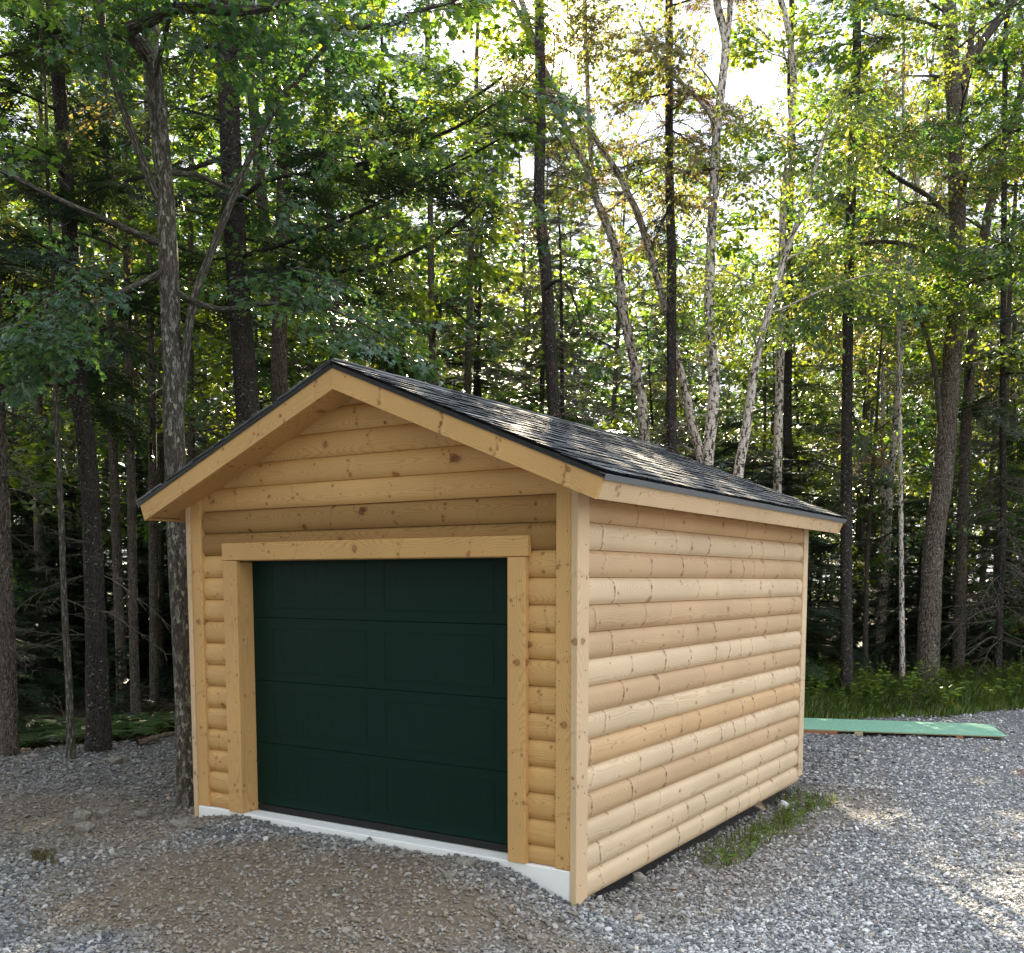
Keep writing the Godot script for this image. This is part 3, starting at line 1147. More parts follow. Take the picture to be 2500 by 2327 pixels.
	for sgn in [1.0, -1.0]:
		var right: bool = sgn > 0
		var down := Vector3(ct * sgn, -st, 0)
		var nrm := Vector3(st * sgn, ct, 0)
		var b := Basis(down, nrm, Vector3(0, 0, 1)) if right else Basis(-down, nrm, Vector3(0, 0, 1))
		var c: Vector3 = apex + down * rake * 0.5
		# deck under the shingles, boards of the soffit, fascia
		board("roof_deck", Vector3(rake - 0.005, 0.018, long - 0.005), c + nrm * 0.011 + Vector3(0, 0, mid_z), M.core, g, b, 0.002, false)
		for q in [[front, 0.3, 0.0], [back, 0.3, 1.0]]:
			var zc: float = q[0] - 0.15 - 0.03 if q[2] == 0.0 else q[0] + 0.15 + 0.03
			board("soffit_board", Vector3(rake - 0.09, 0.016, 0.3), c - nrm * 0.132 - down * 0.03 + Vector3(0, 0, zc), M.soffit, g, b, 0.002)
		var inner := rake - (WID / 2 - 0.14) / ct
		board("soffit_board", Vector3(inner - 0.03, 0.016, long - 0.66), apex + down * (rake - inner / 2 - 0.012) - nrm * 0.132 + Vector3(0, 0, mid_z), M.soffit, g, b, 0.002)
		for z in [front - 0.014, back + 0.014]:
			var f := rake_board(rake, 0.143, 0.028, sgn)
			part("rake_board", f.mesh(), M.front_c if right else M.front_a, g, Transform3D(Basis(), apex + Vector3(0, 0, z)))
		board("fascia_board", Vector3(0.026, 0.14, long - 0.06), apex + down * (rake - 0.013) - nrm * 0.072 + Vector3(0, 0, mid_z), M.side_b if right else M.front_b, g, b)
		# metal edges
		board("drip_edge", Vector3(0.05, 0.006, long + 0.02), apex + down * (rake - 0.004) + nrm * 0.024 + Vector3(0, 0, mid_z), M.grey_metal, g, b, 0.001, false)
		board("drip_edge", Vector3(0.005, 0.034, long + 0.02), apex + down * (rake + 0.018) + nrm * 0.006 + Vector3(0, 0, mid_z), M.grey_metal, g, b, 0.001, false)
		board("drip_edge", Vector3(rake, 0.032, 0.006), c + nrm * 0.012 + Vector3(0, 0, front + 0.006), M.black_metal, g, b, 0.001, false)
		board("drip_edge", Vector3(rake, 0.032, 0.006), c + nrm * 0.012 + Vector3(0, 0, back - 0.006), M.black_metal, g, b, 0.001, false)
		# shingles
		var rows := 17
		var expo := rake / rows
		var joined := []
		for k in 5:
			joined.append(Geo.new())
		var cuts := [0.26, 0.33, 0.4, 0.36]
		var shapes := []
		for wd in cuts:
			var tones := []
			for tone in 5:
				tones.append(shingle_mesh(expo + 0.07, wd - 0.004, M["shingle%d" % tone]))
			shapes.append(tones)
		for r in rows:
			var z := front + 0.016 - (0.17 if r % 2 else 0.0) - rng.randf() * 0.08
			var first := true
			while z > back + 0.02:
				var kind := rng.randi() % 4
				var wd: float = cuts[kind]
				if first:
					# a cut piece closes the row at the front edge
					var cut := front + 0.016 - z
					if cut > 0.02:
						var o := box_geo(Vector3(expo + 0.07, 0.013, cut), 0.0015)
						place_shingle(g, shingle_mesh(expo + 0.07, cut, M["shingle%d" % (rng.randi() % 5)]), apex, down, nrm, b, rake, expo, r, z + cut / 2, right, joined, rng.randi() % 5, o)
					first = false
				if z - wd < back - 0.016:
					wd = z - back + 0.016
					var o := box_geo(Vector3(expo + 0.07, 0.013, wd - 0.004), 0.0015)
					place_shingle(g, shingle_mesh(expo + 0.07, wd - 0.004, M["shingle%d" % (rng.randi() % 5)]), apex, down, nrm, b, rake, expo, r, z - wd / 2, right, joined, rng.randi() % 5, o)
				else:
					var tone := rng.randi() % 5
					var o: Geo = box_geo(Vector3(expo + 0.07, 0.013, wd - 0.004), 0.0015) if not right else null
					place_shingle(g, shapes[kind][tone], apex, down, nrm, b, rake, expo, r, z - wd / 2, right, joined, tone, o)
				z -= wd
		if not right:
			var m := ArrayMesh.new()
			for k in 5:
				m.add_surface_from_arrays(Mesh.PRIMITIVE_TRIANGLES, joined[k].arrays())
				m.surface_set_material(k, M["shingle%d" % k])
			part("shingles", m, null, g).set_meta("kind", "stuff")
	for k in 17:
		var z := front + 0.02 - 0.325 * k - 0.16
		for sgn in [1.0, -1.0]:
			var down := Vector3(ct * sgn, -st, 0)
			var nrm := Vector3(st * sgn, ct, 0)
			var b := Basis(down * sgn, nrm, Vector3(0, 0, 1))
			part("ridge_shingle", box_geo(Vector3(0.14, 0.006, 0.34), 0.0015).mesh(), M["shingle%d" % (k % 5)], g, Transform3D(b * Basis(Vector3(1, 0, 0), 0.012), apex + down * 0.068 + nrm * 0.047 + Vector3(0, 0, maxf(z, back + 0.15))))
	# nail heads along the boards
	var mm := MultiMesh.new()
	mm.transform_format = MultiMesh.TRANSFORM_3D
	var nm := CylinderMesh.new()
	nm.top_radius = 0.0042
	nm.bottom_radius = 0.0042
	nm.height = 0.003
	nm.radial_segments = 8
	nm.rings = 1
	mm.mesh = nm
	var spots := []
	var fb := Basis(Vector3.RIGHT, PI / 2)
	var sb := Basis(Vector3.BACK, -PI / 2)
	for k in 12:
		for x in [-0.41, -0.18, -3.69, -3.43]:
			for dy in [0.055, 0.13]:
				spots.append(Transform3D(fb, Vector3(x, 0.136 + ROW * k + dy, -0.003)))
	for k in 12:
		spots.append(Transform3D(fb, Vector3(-0.14 + 0.06 * (k % 2), 0.1 + 0.2 * k, 0.019)))
		spots.append(Transform3D(fb, Vector3(-3.82 + 0.09 * (k % 2), 0.1 + 0.2 * k, 0.019)))
		spots.append(Transform3D(fb, Vector3(-3.36 + 0.09 * (k % 2), 0.1 + 0.17 * k, 0.039)))
		spots.append(Transform3D(fb, Vector3(-0.5 + 0.06 * (k % 2), 0.1 + 0.17 * k, 0.039)))
		spots.append(Transform3D(sb, Vector3(0.006, -0.1 + 0.21 * k, -0.03 - 0.05 * (k % 2))))
		spots.append(Transform3D(fb, Vector3(-3.3 + 0.255 * k, 2.17 + 0.08 * (k % 2), 0.039)))
	for r in 3:
		for k in 9:
			spots.append(Transform3D(fb, Vector3(-3.5 + 0.4 * k, 2.43 + ROW * r, -0.002)))
	mm.instance_count = spots.size()
	for k in spots.size():
		mm.set_instance_transform(k, spots[k])
	var ni := MultiMeshInstance3D.new()
	ni.name = "nail_heads"
	ni.multimesh = mm
	ni.material_override = M.nail
	ni.set_meta("kind", "stuff")
	g.add_child(ni)
	ni.position = -g.position


func shingle_mesh(deep: float, wide: float, mat: Material) -> ArrayMesh:   # granules on top, black asphalt at the cut edges, doubling as their painted shade
	var top := Geo.new()
	var cut := Geo.new()
	var hx := deep / 2
	var hz := wide / 2
	var t := 0.0052
	# the lower edge is notched unevenly, as laminated shingles are
	var zs := [-hz, -hz + wide * rng.randf_range(0.2, 0.4), -hz + wide * rng.randf_range(0.55, 0.8), hz]
	for k in 3:
		var x1 := hx - (0.012 if k == 1 else 0.0)
		var tt := t + (0.004 if k != 1 else 0.0)
		var z0: float = zs[k]
		var z1: float = zs[k + 1]
		top.quad(Vector3(-hx, t, z1), Vector3(x1, tt, z1), Vector3(x1, tt, z0), Vector3(-hx, t, z0))
		cut.quad(Vector3(x1, -t, z0), Vector3(x1, tt, z0), Vector3(x1, tt, z1), Vector3(x1, -t, z1))
		cut.quad(Vector3(-hx, -t, z1), Vector3(-hx, t, z1), Vector3(x1, tt, z1), Vector3(x1, -t, z1))
		cut.quad(Vector3(x1, -t, z0), Vector3(x1, tt, z0), Vector3(-hx, t, z0), Vector3(-hx, -t, z0))
	cut.quad(Vector3(-hx, -t, -hz), Vector3(hx, -t, -hz), Vector3(hx, -t, hz), Vector3(-hx, -t, hz))
	var m := ArrayMesh.new()
	m.add_surface_from_arrays(Mesh.PRIMITIVE_TRIANGLES, top.arrays())
	m.surface_set_material(0, mat)
	m.add_surface_from_arrays(Mesh.PRIMITIVE_TRIANGLES, cut.arrays())
	m.surface_set_material(1, M.asphalt)
	return m


func place_shingle(g: Node3D, mesh: Mesh, apex: Vector3, down: Vector3, nrm: Vector3, b: Basis, rake: float, expo: float, r: int, z: float, right: bool, joined: Array, tone: int, geo: Geo) -> void:
	var lift := rng.randf_range(0.0, 0.006)
	var tilt := Basis(Vector3(0, 0, 1), 0.034 if right else -0.034)
	var p := apex + down * (rake + 0.012 - (r + 0.5) * expo - 0.03 + rng.randf_range(-0.004, 0.004)) + nrm * (0.036 + lift) + Vector3(0, 0, z)
	var t := Transform3D(b * tilt, p)
	if right:
		part("shingle", mesh, null, g, t)
	else:
		t.origin -= g.position
		joined[tone].add(geo, Transform3D(t.basis, t.origin + g.position))


func rake_board(rake: float, high: float, thick: float, sgn: float) -> Geo:   # mitred at the ridge, cut square at the eave
	var ct := cos(atan(SLOPE))
	var st := sin(atan(SLOPE))
	var g := Geo.new()
	var strip := 1 if sgn > 0 else 4
	var pts := []
	var steps := 10
	for k in steps + 1:
		var a0 := Vector2(0.0, 0.0).lerp(Vector2(rake * ct, -rake * st), float(k) / steps)
		var lo0 := Vector2(0.0, -high / ct)
		var lo1 := Vector2(rake * ct - high * st, -rake * st - high * ct)
		var b0 := lo0.lerp(lo1, float(k) / steps)
		pts.append([Vector3(a0.x * sgn, a0.y, 0), Vector3(b0.x * sgn, b0.y, 0), float(k) / steps])
	var zf := Vector3(0, 0, thick / 2)
	for k in steps:
		var p: Array = pts[k]
		var q: Array = pts[k + 1]
		var u0: float = 0.1 + p[2] * 0.46
		var u1: float = 0.1 + q[2] * 0.46
		var t0 := (strip + 0.12) / 8.0
		var t1 := (strip + 0.84) / 8.0
		var f := [p[0], p[1], q[1], q[0]]
		var us := [Vector2(u0, t0), Vector2(u0, t1), Vector2(u1, t1), Vector2(u1, t0)]
		if sgn < 0:
			f.reverse()
			us.reverse()
		g.quad(f[0] + zf, f[1] + zf, f[2] + zf, f[3] + zf, us[0], us[1], us[2], us[3])
		g.quad(f[3] - zf, f[2] - zf, f[1] - zf, f[0] - zf, us[3], us[2], us[1], us[0])
		g.quad(p[1] + zf, p[1] - zf, q[1] - zf, q[1] + zf, Vector2(u0, t0), Vector2(u0, t0 + 0.02), Vector2(u1, t0 + 0.02), Vector2(u1, t0))
		g.quad(q[0] + zf, q[0] - zf, p[0] - zf, p[0] + zf, Vector2(u0, t0), Vector2(u0, t0 + 0.02), Vector2(u1, t0 + 0.02), Vector2(u1, t0))
	var e: Array = pts[steps]
	g.quad(e[0] + zf, e[1] + zf, e[1] - zf, e[0] - zf, Vector2(0.3, 0.02), Vector2(0.3, 0.1), Vector2(0.305, 0.1), Vector2(0.305, 0.02))
	return g


# ================================================================ ground
func build_ground() -> void:
	var xs := []
	var zs := []
	var x := -70.0
	while x <= 70.0:
		xs.append(x)
		x += 0.11 if x > -10.5 and x < 4.5 else (0.5 if x > -24.0 and x < 14.0 else 2.5)
	var z := -80.0
	while z <= 50.0:
		zs.append(z)
		z += 0.11 if z > -14.0 and z < 4.0 else (0.5 if z > -32.0 and z < 10.0 else 2.5)
	var nx := xs.size()
	var nz := zs.size()
	var g := Geo.new()
	g.v.resize(nx * nz)
	g.c.resize(nx * nz)
	g.uv.resize(nx * nz)
	var grey := Color(0.24, 0.24, 0.24)
	var dirt := Color(0.235, 0.185, 0.135)
	var litter := Color(0.06, 0.042, 0.028)
	for j in nz:
		for i in nx:
			var px: float = xs[i]
			var pz: float = zs[j]
			var k := j * nx + i
			var y := gy(px, pz)
			g.v[k] = Vector3(px, y, pz)
			g.uv[k] = Vector2(px, pz)
			var w := wooded(px, pz)
			var c := grey.lerp(dirt, dirtiness(px, pz))
			c = c.lerp(litter, smoothstep(-0.15, 0.25, w + 0.5 * n1.get_noise_2d(px * 9.0, pz * 9.0)))
			c *= 1.0 + 0.3 * n1.get_noise_2d(px * 40.0, pz * 40.0)
			g.c[k] = c
	g.n.resize(nx * nz)
	for j in nz:
		for i in nx:
			var a: Vector3 = g.v[j * nx + maxi(i - 1, 0)]
			var b: Vector3 = g.v[j * nx + mini(i + 1, nx - 1)]
			var c: Vector3 = g.v[maxi(j - 1, 0) * nx + i]
			var d: Vector3 = g.v[mini(j + 1, nz - 1) * nx + i]
			g.n[j * nx + i] = (d - c).cross(b - a).normalized()
	var idx := PackedInt32Array()
	idx.resize((nx - 1) * (nz - 1) * 6)
	var o := 0
	for j in nz - 1:
		for i in nx - 1:
			var q := j * nx + i
			idx[o] = q
			idx[o + 1] = q + 1
			idx[o + 2] = q + nx
			idx[o + 3] = q + 1
			idx[o + 4] = q + nx + 1
			idx[o + 5] = q + nx
			o += 6
	g.i = idx
	var m := mottled(Color(0.55, 0.55, 0.55), Color(1, 1, 1), 0.95, 0.25, 6.0)
	m.vertex_color_use_as_albedo = true
	structure("ground", g.mesh(), m)


func dirtiness(x: float, z: float) -> float:
	var p := Vector2((x + 1.5) / 2.1, (z - 1.05) / 1.15)
	var a := 1.0 - smoothstep(0.5, 1.15, p.length() + 0.55 * n1.get_noise_2d(x * 5.0, z * 5.0))
	var q := Vector2((x + 5.2) / 2.6, (z - 0.4) / 1.3)
	var b := 0.75 * (1.0 - smoothstep(0.4, 1.1, q.length() + 0.5 * n1.get_noise_2d(x * 5.0, z * 5.0 + 30.0)))
	var s := 0.4 * (1.0 - smoothstep(0.5, 0.9, absf(x - 0.2) + 0.4 * n1.get_noise_2d(x * 6.0, z * 6.0))) if z < 0.0 and z > -5.4 else 0.0
	return maxf(a, maxf(b, s))


func stone_mesh(k: int) -> ArrayMesh:
	var s := broken_stone(k)
	return s


func broken_stone(k: int) -> ArrayMesh:   # a broken, angular stone with flat faces
	var p := []
	var r := RandomNumberGenerator.new()
	r.seed = 100 + k
	var rings := 3
	var top := Vector3(r.randf_range(-0.15, 0.15), 0.38, r.randf_range(-0.15, 0.15))
	var bot := Vector3(0, -0.35, 0)
	var ring := []
	for j in rings - 1:
		var row := []
		for i in 6:
			var a := TAU * (i + 0.5 * j + r.randf_range(-0.3, 0.3)) / 6.0
			var rad := r.randf_range(0.35, 0.62)
			row.append(Vector3(cos(a) * rad, (0.2 - 0.38 * j) + r.randf_range(-0.12, 0.12), sin(a) * rad * r.randf_range(0.7, 1.0)))
		ring.append(row)
	var g := Geo.new()
	for i in 6:
		var n := (i + 1) % 6
		g.tri(top, ring[0][n], ring[0][i])
		g.tri(ring[0][i], ring[0][n], ring[1][i])
		g.tri(ring[0][n], ring[1][n], ring[1][i])
		g.tri(bot, ring[1][i], ring[1][n])
	return g.mesh()


func build_gravel() -> void:
	var groups := {}
	var mats := []
	var m := std(Color(1, 1, 1), 0.85, 0.35)
	m.vertex_color_use_as_albedo = true
	var lists := []
	for k in 6:
		lists.append([])
	var total := 0
	var tries := 0
	while total < 240000 and tries < 900000:
		tries += 1
		# closer to the viewpoint they lie denser, because they are seen one by one there
		var d := 1.0 / lerpf(1.0 / 3.6, 1.0 / 19.0, rng.randf())
		var s := rng.randf_range(-1.0, 1.0) * (d * 0.58 + 0.6)
		var p := sd_at(s, d)
		if p.x > -WID + 0.02 and p.x < -0.08 and p.y < 0.03 and p.y > -DEP:
			continue
		var w := wooded(p.x, p.y)
		if w > 0.25 + 0.4 * n1.get_noise_2d(p.x * 9.0, p.y * 9.0):
			continue
		var dirt := dirtiness(p.x, p.y)
		if rng.randf() < dirt * 0.72:
			continue
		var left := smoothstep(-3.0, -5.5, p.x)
		var size := rng.randf_range(0.012, 0.03) * (1.0 + 0.035 * d) * (1.0 - 0.4 * dirt * rng.randf())
		if rng.randf() < 0.06:
			size *= 1.6
		size *= 1.0 - 0.22 * smoothstep(0.2, 1.2, p.x)
		var t := rng.randf()
		var c := Color(0.16, 0.16, 0.158).lerp(Color(0.45, 0.45, 0.44), t * t)
		if rng.randf() < 0.1:
			c = Color(0.52, 0.52, 0.51)
		if rng.randf() < 0.2:
			c = Color(0.11, 0.115, 0.125)
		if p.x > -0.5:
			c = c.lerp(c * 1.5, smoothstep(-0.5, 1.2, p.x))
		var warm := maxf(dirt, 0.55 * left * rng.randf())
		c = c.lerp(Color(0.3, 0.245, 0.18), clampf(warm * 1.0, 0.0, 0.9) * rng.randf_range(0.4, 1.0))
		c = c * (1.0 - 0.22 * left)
		if rng.randf() < 0.07:
			c = c * Color(1.15, 0.98, 0.8)
		var b := Basis(rand_unit(), rng.randf() * TAU)
		b = Basis(Vector3.UP, rng.randf() * TAU) * Basis(Vector3(1, 0, 0), rng.randfn(0, 0.4)) * Basis(Vector3(0, 0, 1), rng.randfn(0, 0.4))
		b = b.scaled_local(Vector3(size * rng.randf_range(0.9, 1.5), size * rng.randf_range(0.6, 1.0), size))
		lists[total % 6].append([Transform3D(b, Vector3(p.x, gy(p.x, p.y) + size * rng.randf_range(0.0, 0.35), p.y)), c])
		total += 1
	for k in 6:
		var mm := MultiMesh.new()
		mm.transform_format = MultiMesh.TRANSFORM_3D
		mm.use_colors = true
		mm.mesh = stone_mesh(k)
		mm.instance_count = lists[k].size()
		for j in lists[k].size():
			mm.set_instance_transform(j, lists[k][j][0])
			mm.set_instance_color(j, lists[k][j][1])
		var o := MultiMeshInstance3D.new()
		o.name = numbered("gravel")
		o.multimesh = mm
		o.material_override = m
		o.set_meta("kind", "stuff")
		o.set_meta("label", "loose crushed grey stone spread over the yard")
		o.set_meta("category", "gravel")
		add_child(o)


func rock(label: String, px: float, py: float, size: Vector3, mat: String, seed_k: int, group := "") -> void:
	var p := ground_at(px, py)
	var r := RandomNumberGenerator.new()
	r.seed = seed_k
	var g := Geo.new()
	var pts := PackedVector3Array()
	for k in 46:
		var q := Vector3(r.randfn(), r.randfn(), r.randfn()).normalized()
		q = Vector3(signf(q.x) * pow(absf(q.x), 0.7), signf(q.y) * pow(absf(q.y), 0.7), signf(q.z) * pow(absf(q.z), 0.7)) * r.randf_range(0.8, 1.08)
		pts.append(q * size * 0.5)
	# hull of the points
	var shape := ConvexPolygonShape3D.new()
	var done := {}
	for a in pts.size():
		for b in range(a + 1, pts.size()):
			for c in range(b + 1, pts.size()):
				var nn := (pts[b] - pts[a]).cross(pts[c] - pts[a])
				if nn.length() < 1e-9:
					continue
				nn = nn.normalized()
				var e := nn.dot(pts[a])
				var hi := 0
				var lo := 0
				for q in pts:
					var dd := nn.dot(q) - e
					if dd > 1e-6:
						hi += 1
					elif dd < -1e-6:
						lo += 1
					if hi and lo:
						break
				if hi == 0:
					g.tri(pts[a], pts[b], pts[c])
				elif lo == 0:
					g.tri(pts[a], pts[c], pts[b])
	var o := part(numbered("rock"), g.mesh(), M[mat], self, Transform3D(Basis(Vector3.UP, r.randf() * TAU), p + Vector3(0, size.y * 0.22, 0)))
	o.set_meta("label", label)
	o.set_meta("category", "rock")
	if group:
		o.set_meta("group", group)


func ground_at(px: float, py: float) -> Vector3:   # where the line of sight through that point meets the ground
	var a := EYE
	var dir := at(px, py, 1.0) - EYE
	var t := 2.0
	while t < 60.0:
		var p := a + dir * t
		if p.y <= gy(p.x, p.z):
			return Vector3(p.x, gy(p.x, p.z), p.z)
		t += 0.03
	var e := a + dir * 20.0
	return Vector3(e.x, gy(e.x, e.z), e.z)


# ================================================================ trees that can be told apart
func build_known_trees() -> void:
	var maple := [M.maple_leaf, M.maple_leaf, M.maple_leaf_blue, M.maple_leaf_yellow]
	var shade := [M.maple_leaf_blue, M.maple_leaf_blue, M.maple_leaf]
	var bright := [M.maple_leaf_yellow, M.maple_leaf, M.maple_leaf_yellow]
	var birch := [M.birch_leaf, M.birch_leaf, M.birch_leaf_tan]
	var fir := [M.needle, M.needle, M.needle_pale]
	var t: KnownTree
	var p: Array

	# the lichened maple beside the garage
	t = known_tree("maple_tree", "tall grey maple with lichen-mottled bark standing right beside the garage", "tree", [[372, 1560], [362, 1350], [348, 1100], [338, 850], [334, 700], [328, 550], [322, 420], [316, 320], [302, 180], [292, 80], [300, -60], [306, -200]], 9.8, 0.108, 0.062, "maple", 13.0, "", 0.5, 16)
	for list in [[[298, 120], [272, 88], [252, 58], [285, 42], [335, 18], [400, 16], [470, 22], [560, 4], [650, -30], [760, -60]]]:
		p = fork(t, list, 9.8, 8.3, 0.075, 0.02)
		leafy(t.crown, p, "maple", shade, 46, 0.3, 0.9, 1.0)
	p = fork(t, [[322, 400], [300, 370], [268, 290], [232, 190], [208, 110], [196, 40], [190, -60]], 9.8, 9.4, 0.045, 0.02)
	leafy(t.crown, p, "maple", shade, 26, 0.4, 0.8, 0.95)
	p = fork(t, [[350, 780], [372, 600], [410, 490], [470, 340], [520, 235], [575, 160], [640, 80]], 9.85, 9.2, 0.045, 0.018, 0.0, "side_stem")
	leafy(t.crown, p, "maple", shade, 26, 0.45, 0.9, 0.95)
	p = fork(t, [[330, 560], [420, 600], [520, 590], [640, 600], [760, 660]], 9.8, 8.8, 0.03, 0.008)
	leafy(t.crown, p, "maple", shade, 30, 0.35, 0.5, 0.9)
	p = fork(t, [[328, 520], [250, 560], [160, 600], [60, 640], [-20, 690]], 9.8, 8.6, 0.03, 0.008)
	leafy(t.crown, p, "maple", shade, 40, 0.25, 0.6, 0.95)
	broad_crown(t.wood, t.crown, t.stem, 5.4, 12.5, 12, 2.9, "maple", shade, 12, 1.0)
	finish(t)

	# the two dark trunks left of it
	t = known_tree("spruce_tree", "dark straight spruce trunk bare to the ground left of the lichened maple", "tree", [[190, 1455], [188, 1300], [180, 1050], [170, 881], [152, 750], [142, 600], [136, 450], [125, 300], [107, 75], [96, -120]], 12.8, 0.13, 0.05, "spruce", 16.0)
	dead_limbs(t.crown, t.stem, 1.2, 6.0, 22, 1.0)
	fir_crown(t.wood, t.crown, t.stem, 4.6, 15.0, 34, 2.2, 5, fir)
	finish(t)
	t = known_tree("birch_sapling", "thin pale-ringed birch stem with a broken foot beside the dark spruce trunk", "tree", [[137, 1467], [134, 1330], [125, 1180], [118, 980], [110, 830], [107, 700], [104, 560]], 12.3, 0.045, 0.015, "maple", 9.0)
	dead_limbs(t.crown, t.stem, 1.0, 5.0, 10, 0.7)
	leafy(t.crown, t.stem, "birch", birch, 24, 0.55, 0.9, 1.0)
	finish(t)
	t = known_tree("old_tree", "broad dark flaring trunk of an old tree at the edge of the gravel yard", "tree", [[18, 1425], [14, 1250], [4, 1000], [-6, 760], [-14, 500], [-20, 200]], 12.6, 0.105, 0.06, "furrow", 15.0, "", 0.9)
	dead_limbs(t.crown, t.stem, 0.8, 5.0, 22, 1.2)
	fir_crown(t.wood, t.crown, t.stem, 5.0, 14.0, 26, 2.4, 5, fir)
	finish(t)

	# behind the left half of the roof
	t = known_tree("spruce_tree", "thick dark spruce trunk rising behind the left slope of the garage roof", "tree", [[492, 1130], [484, 950], [480, 800], [466, 600], [456, 450], [446, 250], [440, 0], [438, -200]], 13.4, 0.17, 0.1, "spruce", 16.5)
	dead_limbs(t.crown, t.stem, 3.0, 8.0, 16, 1.0)
	for list in [[[452, 400], [520, 350], [640, 330], [760, 300], [900, 240]], [[460, 500], [560, 470], [700, 410], [860, 330], [970, 270]], [[448, 300], [360, 330], [250, 350], [150, 380]]]:
		p = fork(t, list, 13.3, 11.6, 0.035, 0.01)
		leafy(t.crown, p, "fir", fir, 12, 0.2, 0.5, 1.0)
	fir_crown(t.wood, t.crown, t.stem, 6.0, 15.5, 26, 2.3, 5, fir)
	finish(t)
	t = known_tree("twin_maple", "dark twin-stemmed maple behind the thick spruce, its stems joining low down", "tree", [[548, 1050], [544, 800], [542, 650], [546, 500], [551, 350], [546, 200], [540, 20], [538, -150]], 15.5, 0.13, 0.08, "furrow", 17.0)
	p = fork(t, [[543, 640], [530, 525], [514, 430], [500, 300], [490, 180], [484, 40]], 15.5, 15.2, 0.09, 0.06, 5.0)
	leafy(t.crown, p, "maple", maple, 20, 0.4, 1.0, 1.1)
	for list in [[[548, 320], [640, 290], [780, 250], [900, 200], [975, 150]], [[546, 400], [640, 350], [760, 300], [880, 250], [980, 190]], [[545, 130], [640, 60], [750, 50], [820, 20], [880, 2], [960, -40]], [[543, 480], [620, 520], [720, 520], [840, 470], [930, 400]]]:
		p = fork(t, list, 15.4, 11.5, 0.05, 0.012)
		leafy(t.crown, p, "maple", maple, 44, 0.15, 0.9, 1.05)
	broad_crown(t.wood, t.crown, t.stem, 5.5, 16.0, 12, 3.2, "maple", maple, 13, 1.15)
	finish(t)
	var thin := [
		["slim dark trunk behind the lichened maple, second stem to its left", [[236, 1330], [226, 1050], [217, 800], [213, 600], [210, 450], [206, 300], [200, 60]], 17.0, 0.09],
		["slim dark trunk close behind the left side of the lichened maple", [[300, 1340], [297, 1000], [294, 750], [290, 560], [288, 380], [284, 150]], 18.5, 0.095],
		["thin dark trunk seen between the lichened maple and the thick spruce", [[372, 1300], [371, 900], [370, 600], [370, 450], [372, 250], [372, 30]], 20.0, 0.09],
		["thin trunk over the ridge of the garage roof with pale foliage around it", [[845, 1200], [842, 800], [838, 620], [836, 450], [834, 300], [830, 100]], 19.0, 0.085],
		["slim stem right of the roof ridge among bright maple leaves", [[912, 1200], [908, 800], [912, 600], [916, 450], [922, 300], [926, 100]], 21.0, 0.09],
		["slim black trunk in the darkest corner of the wood left of the garage", [[262, 1340], [258, 1150], [254, 900], [250, 700], [246, 480], [240, 200]], 16.0, 0.08],
	]
	for e in thin:
		t = known_tree("slim_tree", e[0], "tree", e[1], e[2], e[3], 0.035, "furrow", 14.0, "", 0.4, 9)
		broad_crown(t.wood, t.crown, t.stem, 4.5, 13.5, 8, 2.2, "star", maple, 9, 1.2)
		finish(t)

	# behind the right slope of the roof: spruces with dead twigs and birches
	t = known_tree("dead_spruce", "grey half-dead spruce with hanging broken twigs behind the middle of the roof", "tree", [[1080, 1150], [1078, 900], [1076, 800], [1069, 690], [1062, 560], [1054, 470], [1047, 390], [1049, 250], [1049, 120], [1046, 0], [1044, -150]], 14.8, 0.105, 0.055, "spruce", 16.0)
	dead_limbs(t.crown, t.stem, 2.6, 11.0, 120, 1.1)
	leafy(t.crown, t.stem, "firdead", [M.needle_dead, M.needle_dead, M.needle], 80, 0.35, 1.0, 0.9)
	p = fork(t, [[1062, 560], [1085, 545], [1110, 570], [1130, 640]], 14.7, 14.2, 0.03, 0.01, 0.0, "hanging_branch")
	leafy(t.crown, p, "dead", [M.needle_dead], 18, 0.1, 0.6, 0.7)
	finish(t)
	t = known_tree("birch_tree", "leaning white birch with two stems behind the roof, left of the others", "tree", [[1262, 1080], [1248, 800], [1238, 740], [1214, 625], [1202, 540], [1194, 480], [1176, 430], [1159, 390], [1148, 355], [1139, 325], [1116, 285], [1094, 240], [1070, 190]], 16.5, 0.085, 0.04, "birch", 15.0)
	p = fork(t, [[1160, 392], [1150, 330], [1145, 270], [1140, 150], [1136, 40]], 16.5, 16.2, 0.045, 0.025, 3.0)
	leafy(t.crown, p, "birch", birch, 34, 0.2, 0.9, 1.0)
	broad_crown(t.wood, t.crown, t.stem, 7.2, 14.0, 12, 2.0, "birch", birch, 14, 1.0, 0.022)
	finish(t)
	t = known_tree("birch_tree", "long birch arching leftwards over the roof from the clump of birches", "tree", [[1372, 1060], [1362, 900], [1344, 825], [1330, 755], [1316, 700], [1296, 610], [1264, 500], [1240, 420], [1219, 375], [1196, 330], [1169, 290], [1144, 250], [1119, 215], [1096, 188], [1074, 165]], 16.0, 0.076, 0.03, "birch", 12.0)
	broad_crown(t.wood, t.crown, t.stem, 7.6, 11.8, 9, 1.8, "birch", birch, 13, 1.0, 0.02)
	finish(t)
	t = known_tree("spruce_tree", "thin straight brown spruce between the birches, its lower twigs dead", "tree", [[1310, 1100], [1306, 900], [1304, 800], [1304, 650], [1304, 500], [1301, 400], [1299, 300], [1299, 150], [1299, 0], [1298, -150]], 15.5, 0.085, 0.045, "spruce", 17.0)
	dead_limbs(t.crown, t.stem, 3.0, 9.5, 110, 1.0)
	leafy(t.crown, t.stem, "firdead", [M.needle_dead, M.needle_dead, M.needle], 50, 0.3, 0.8, 0.8)
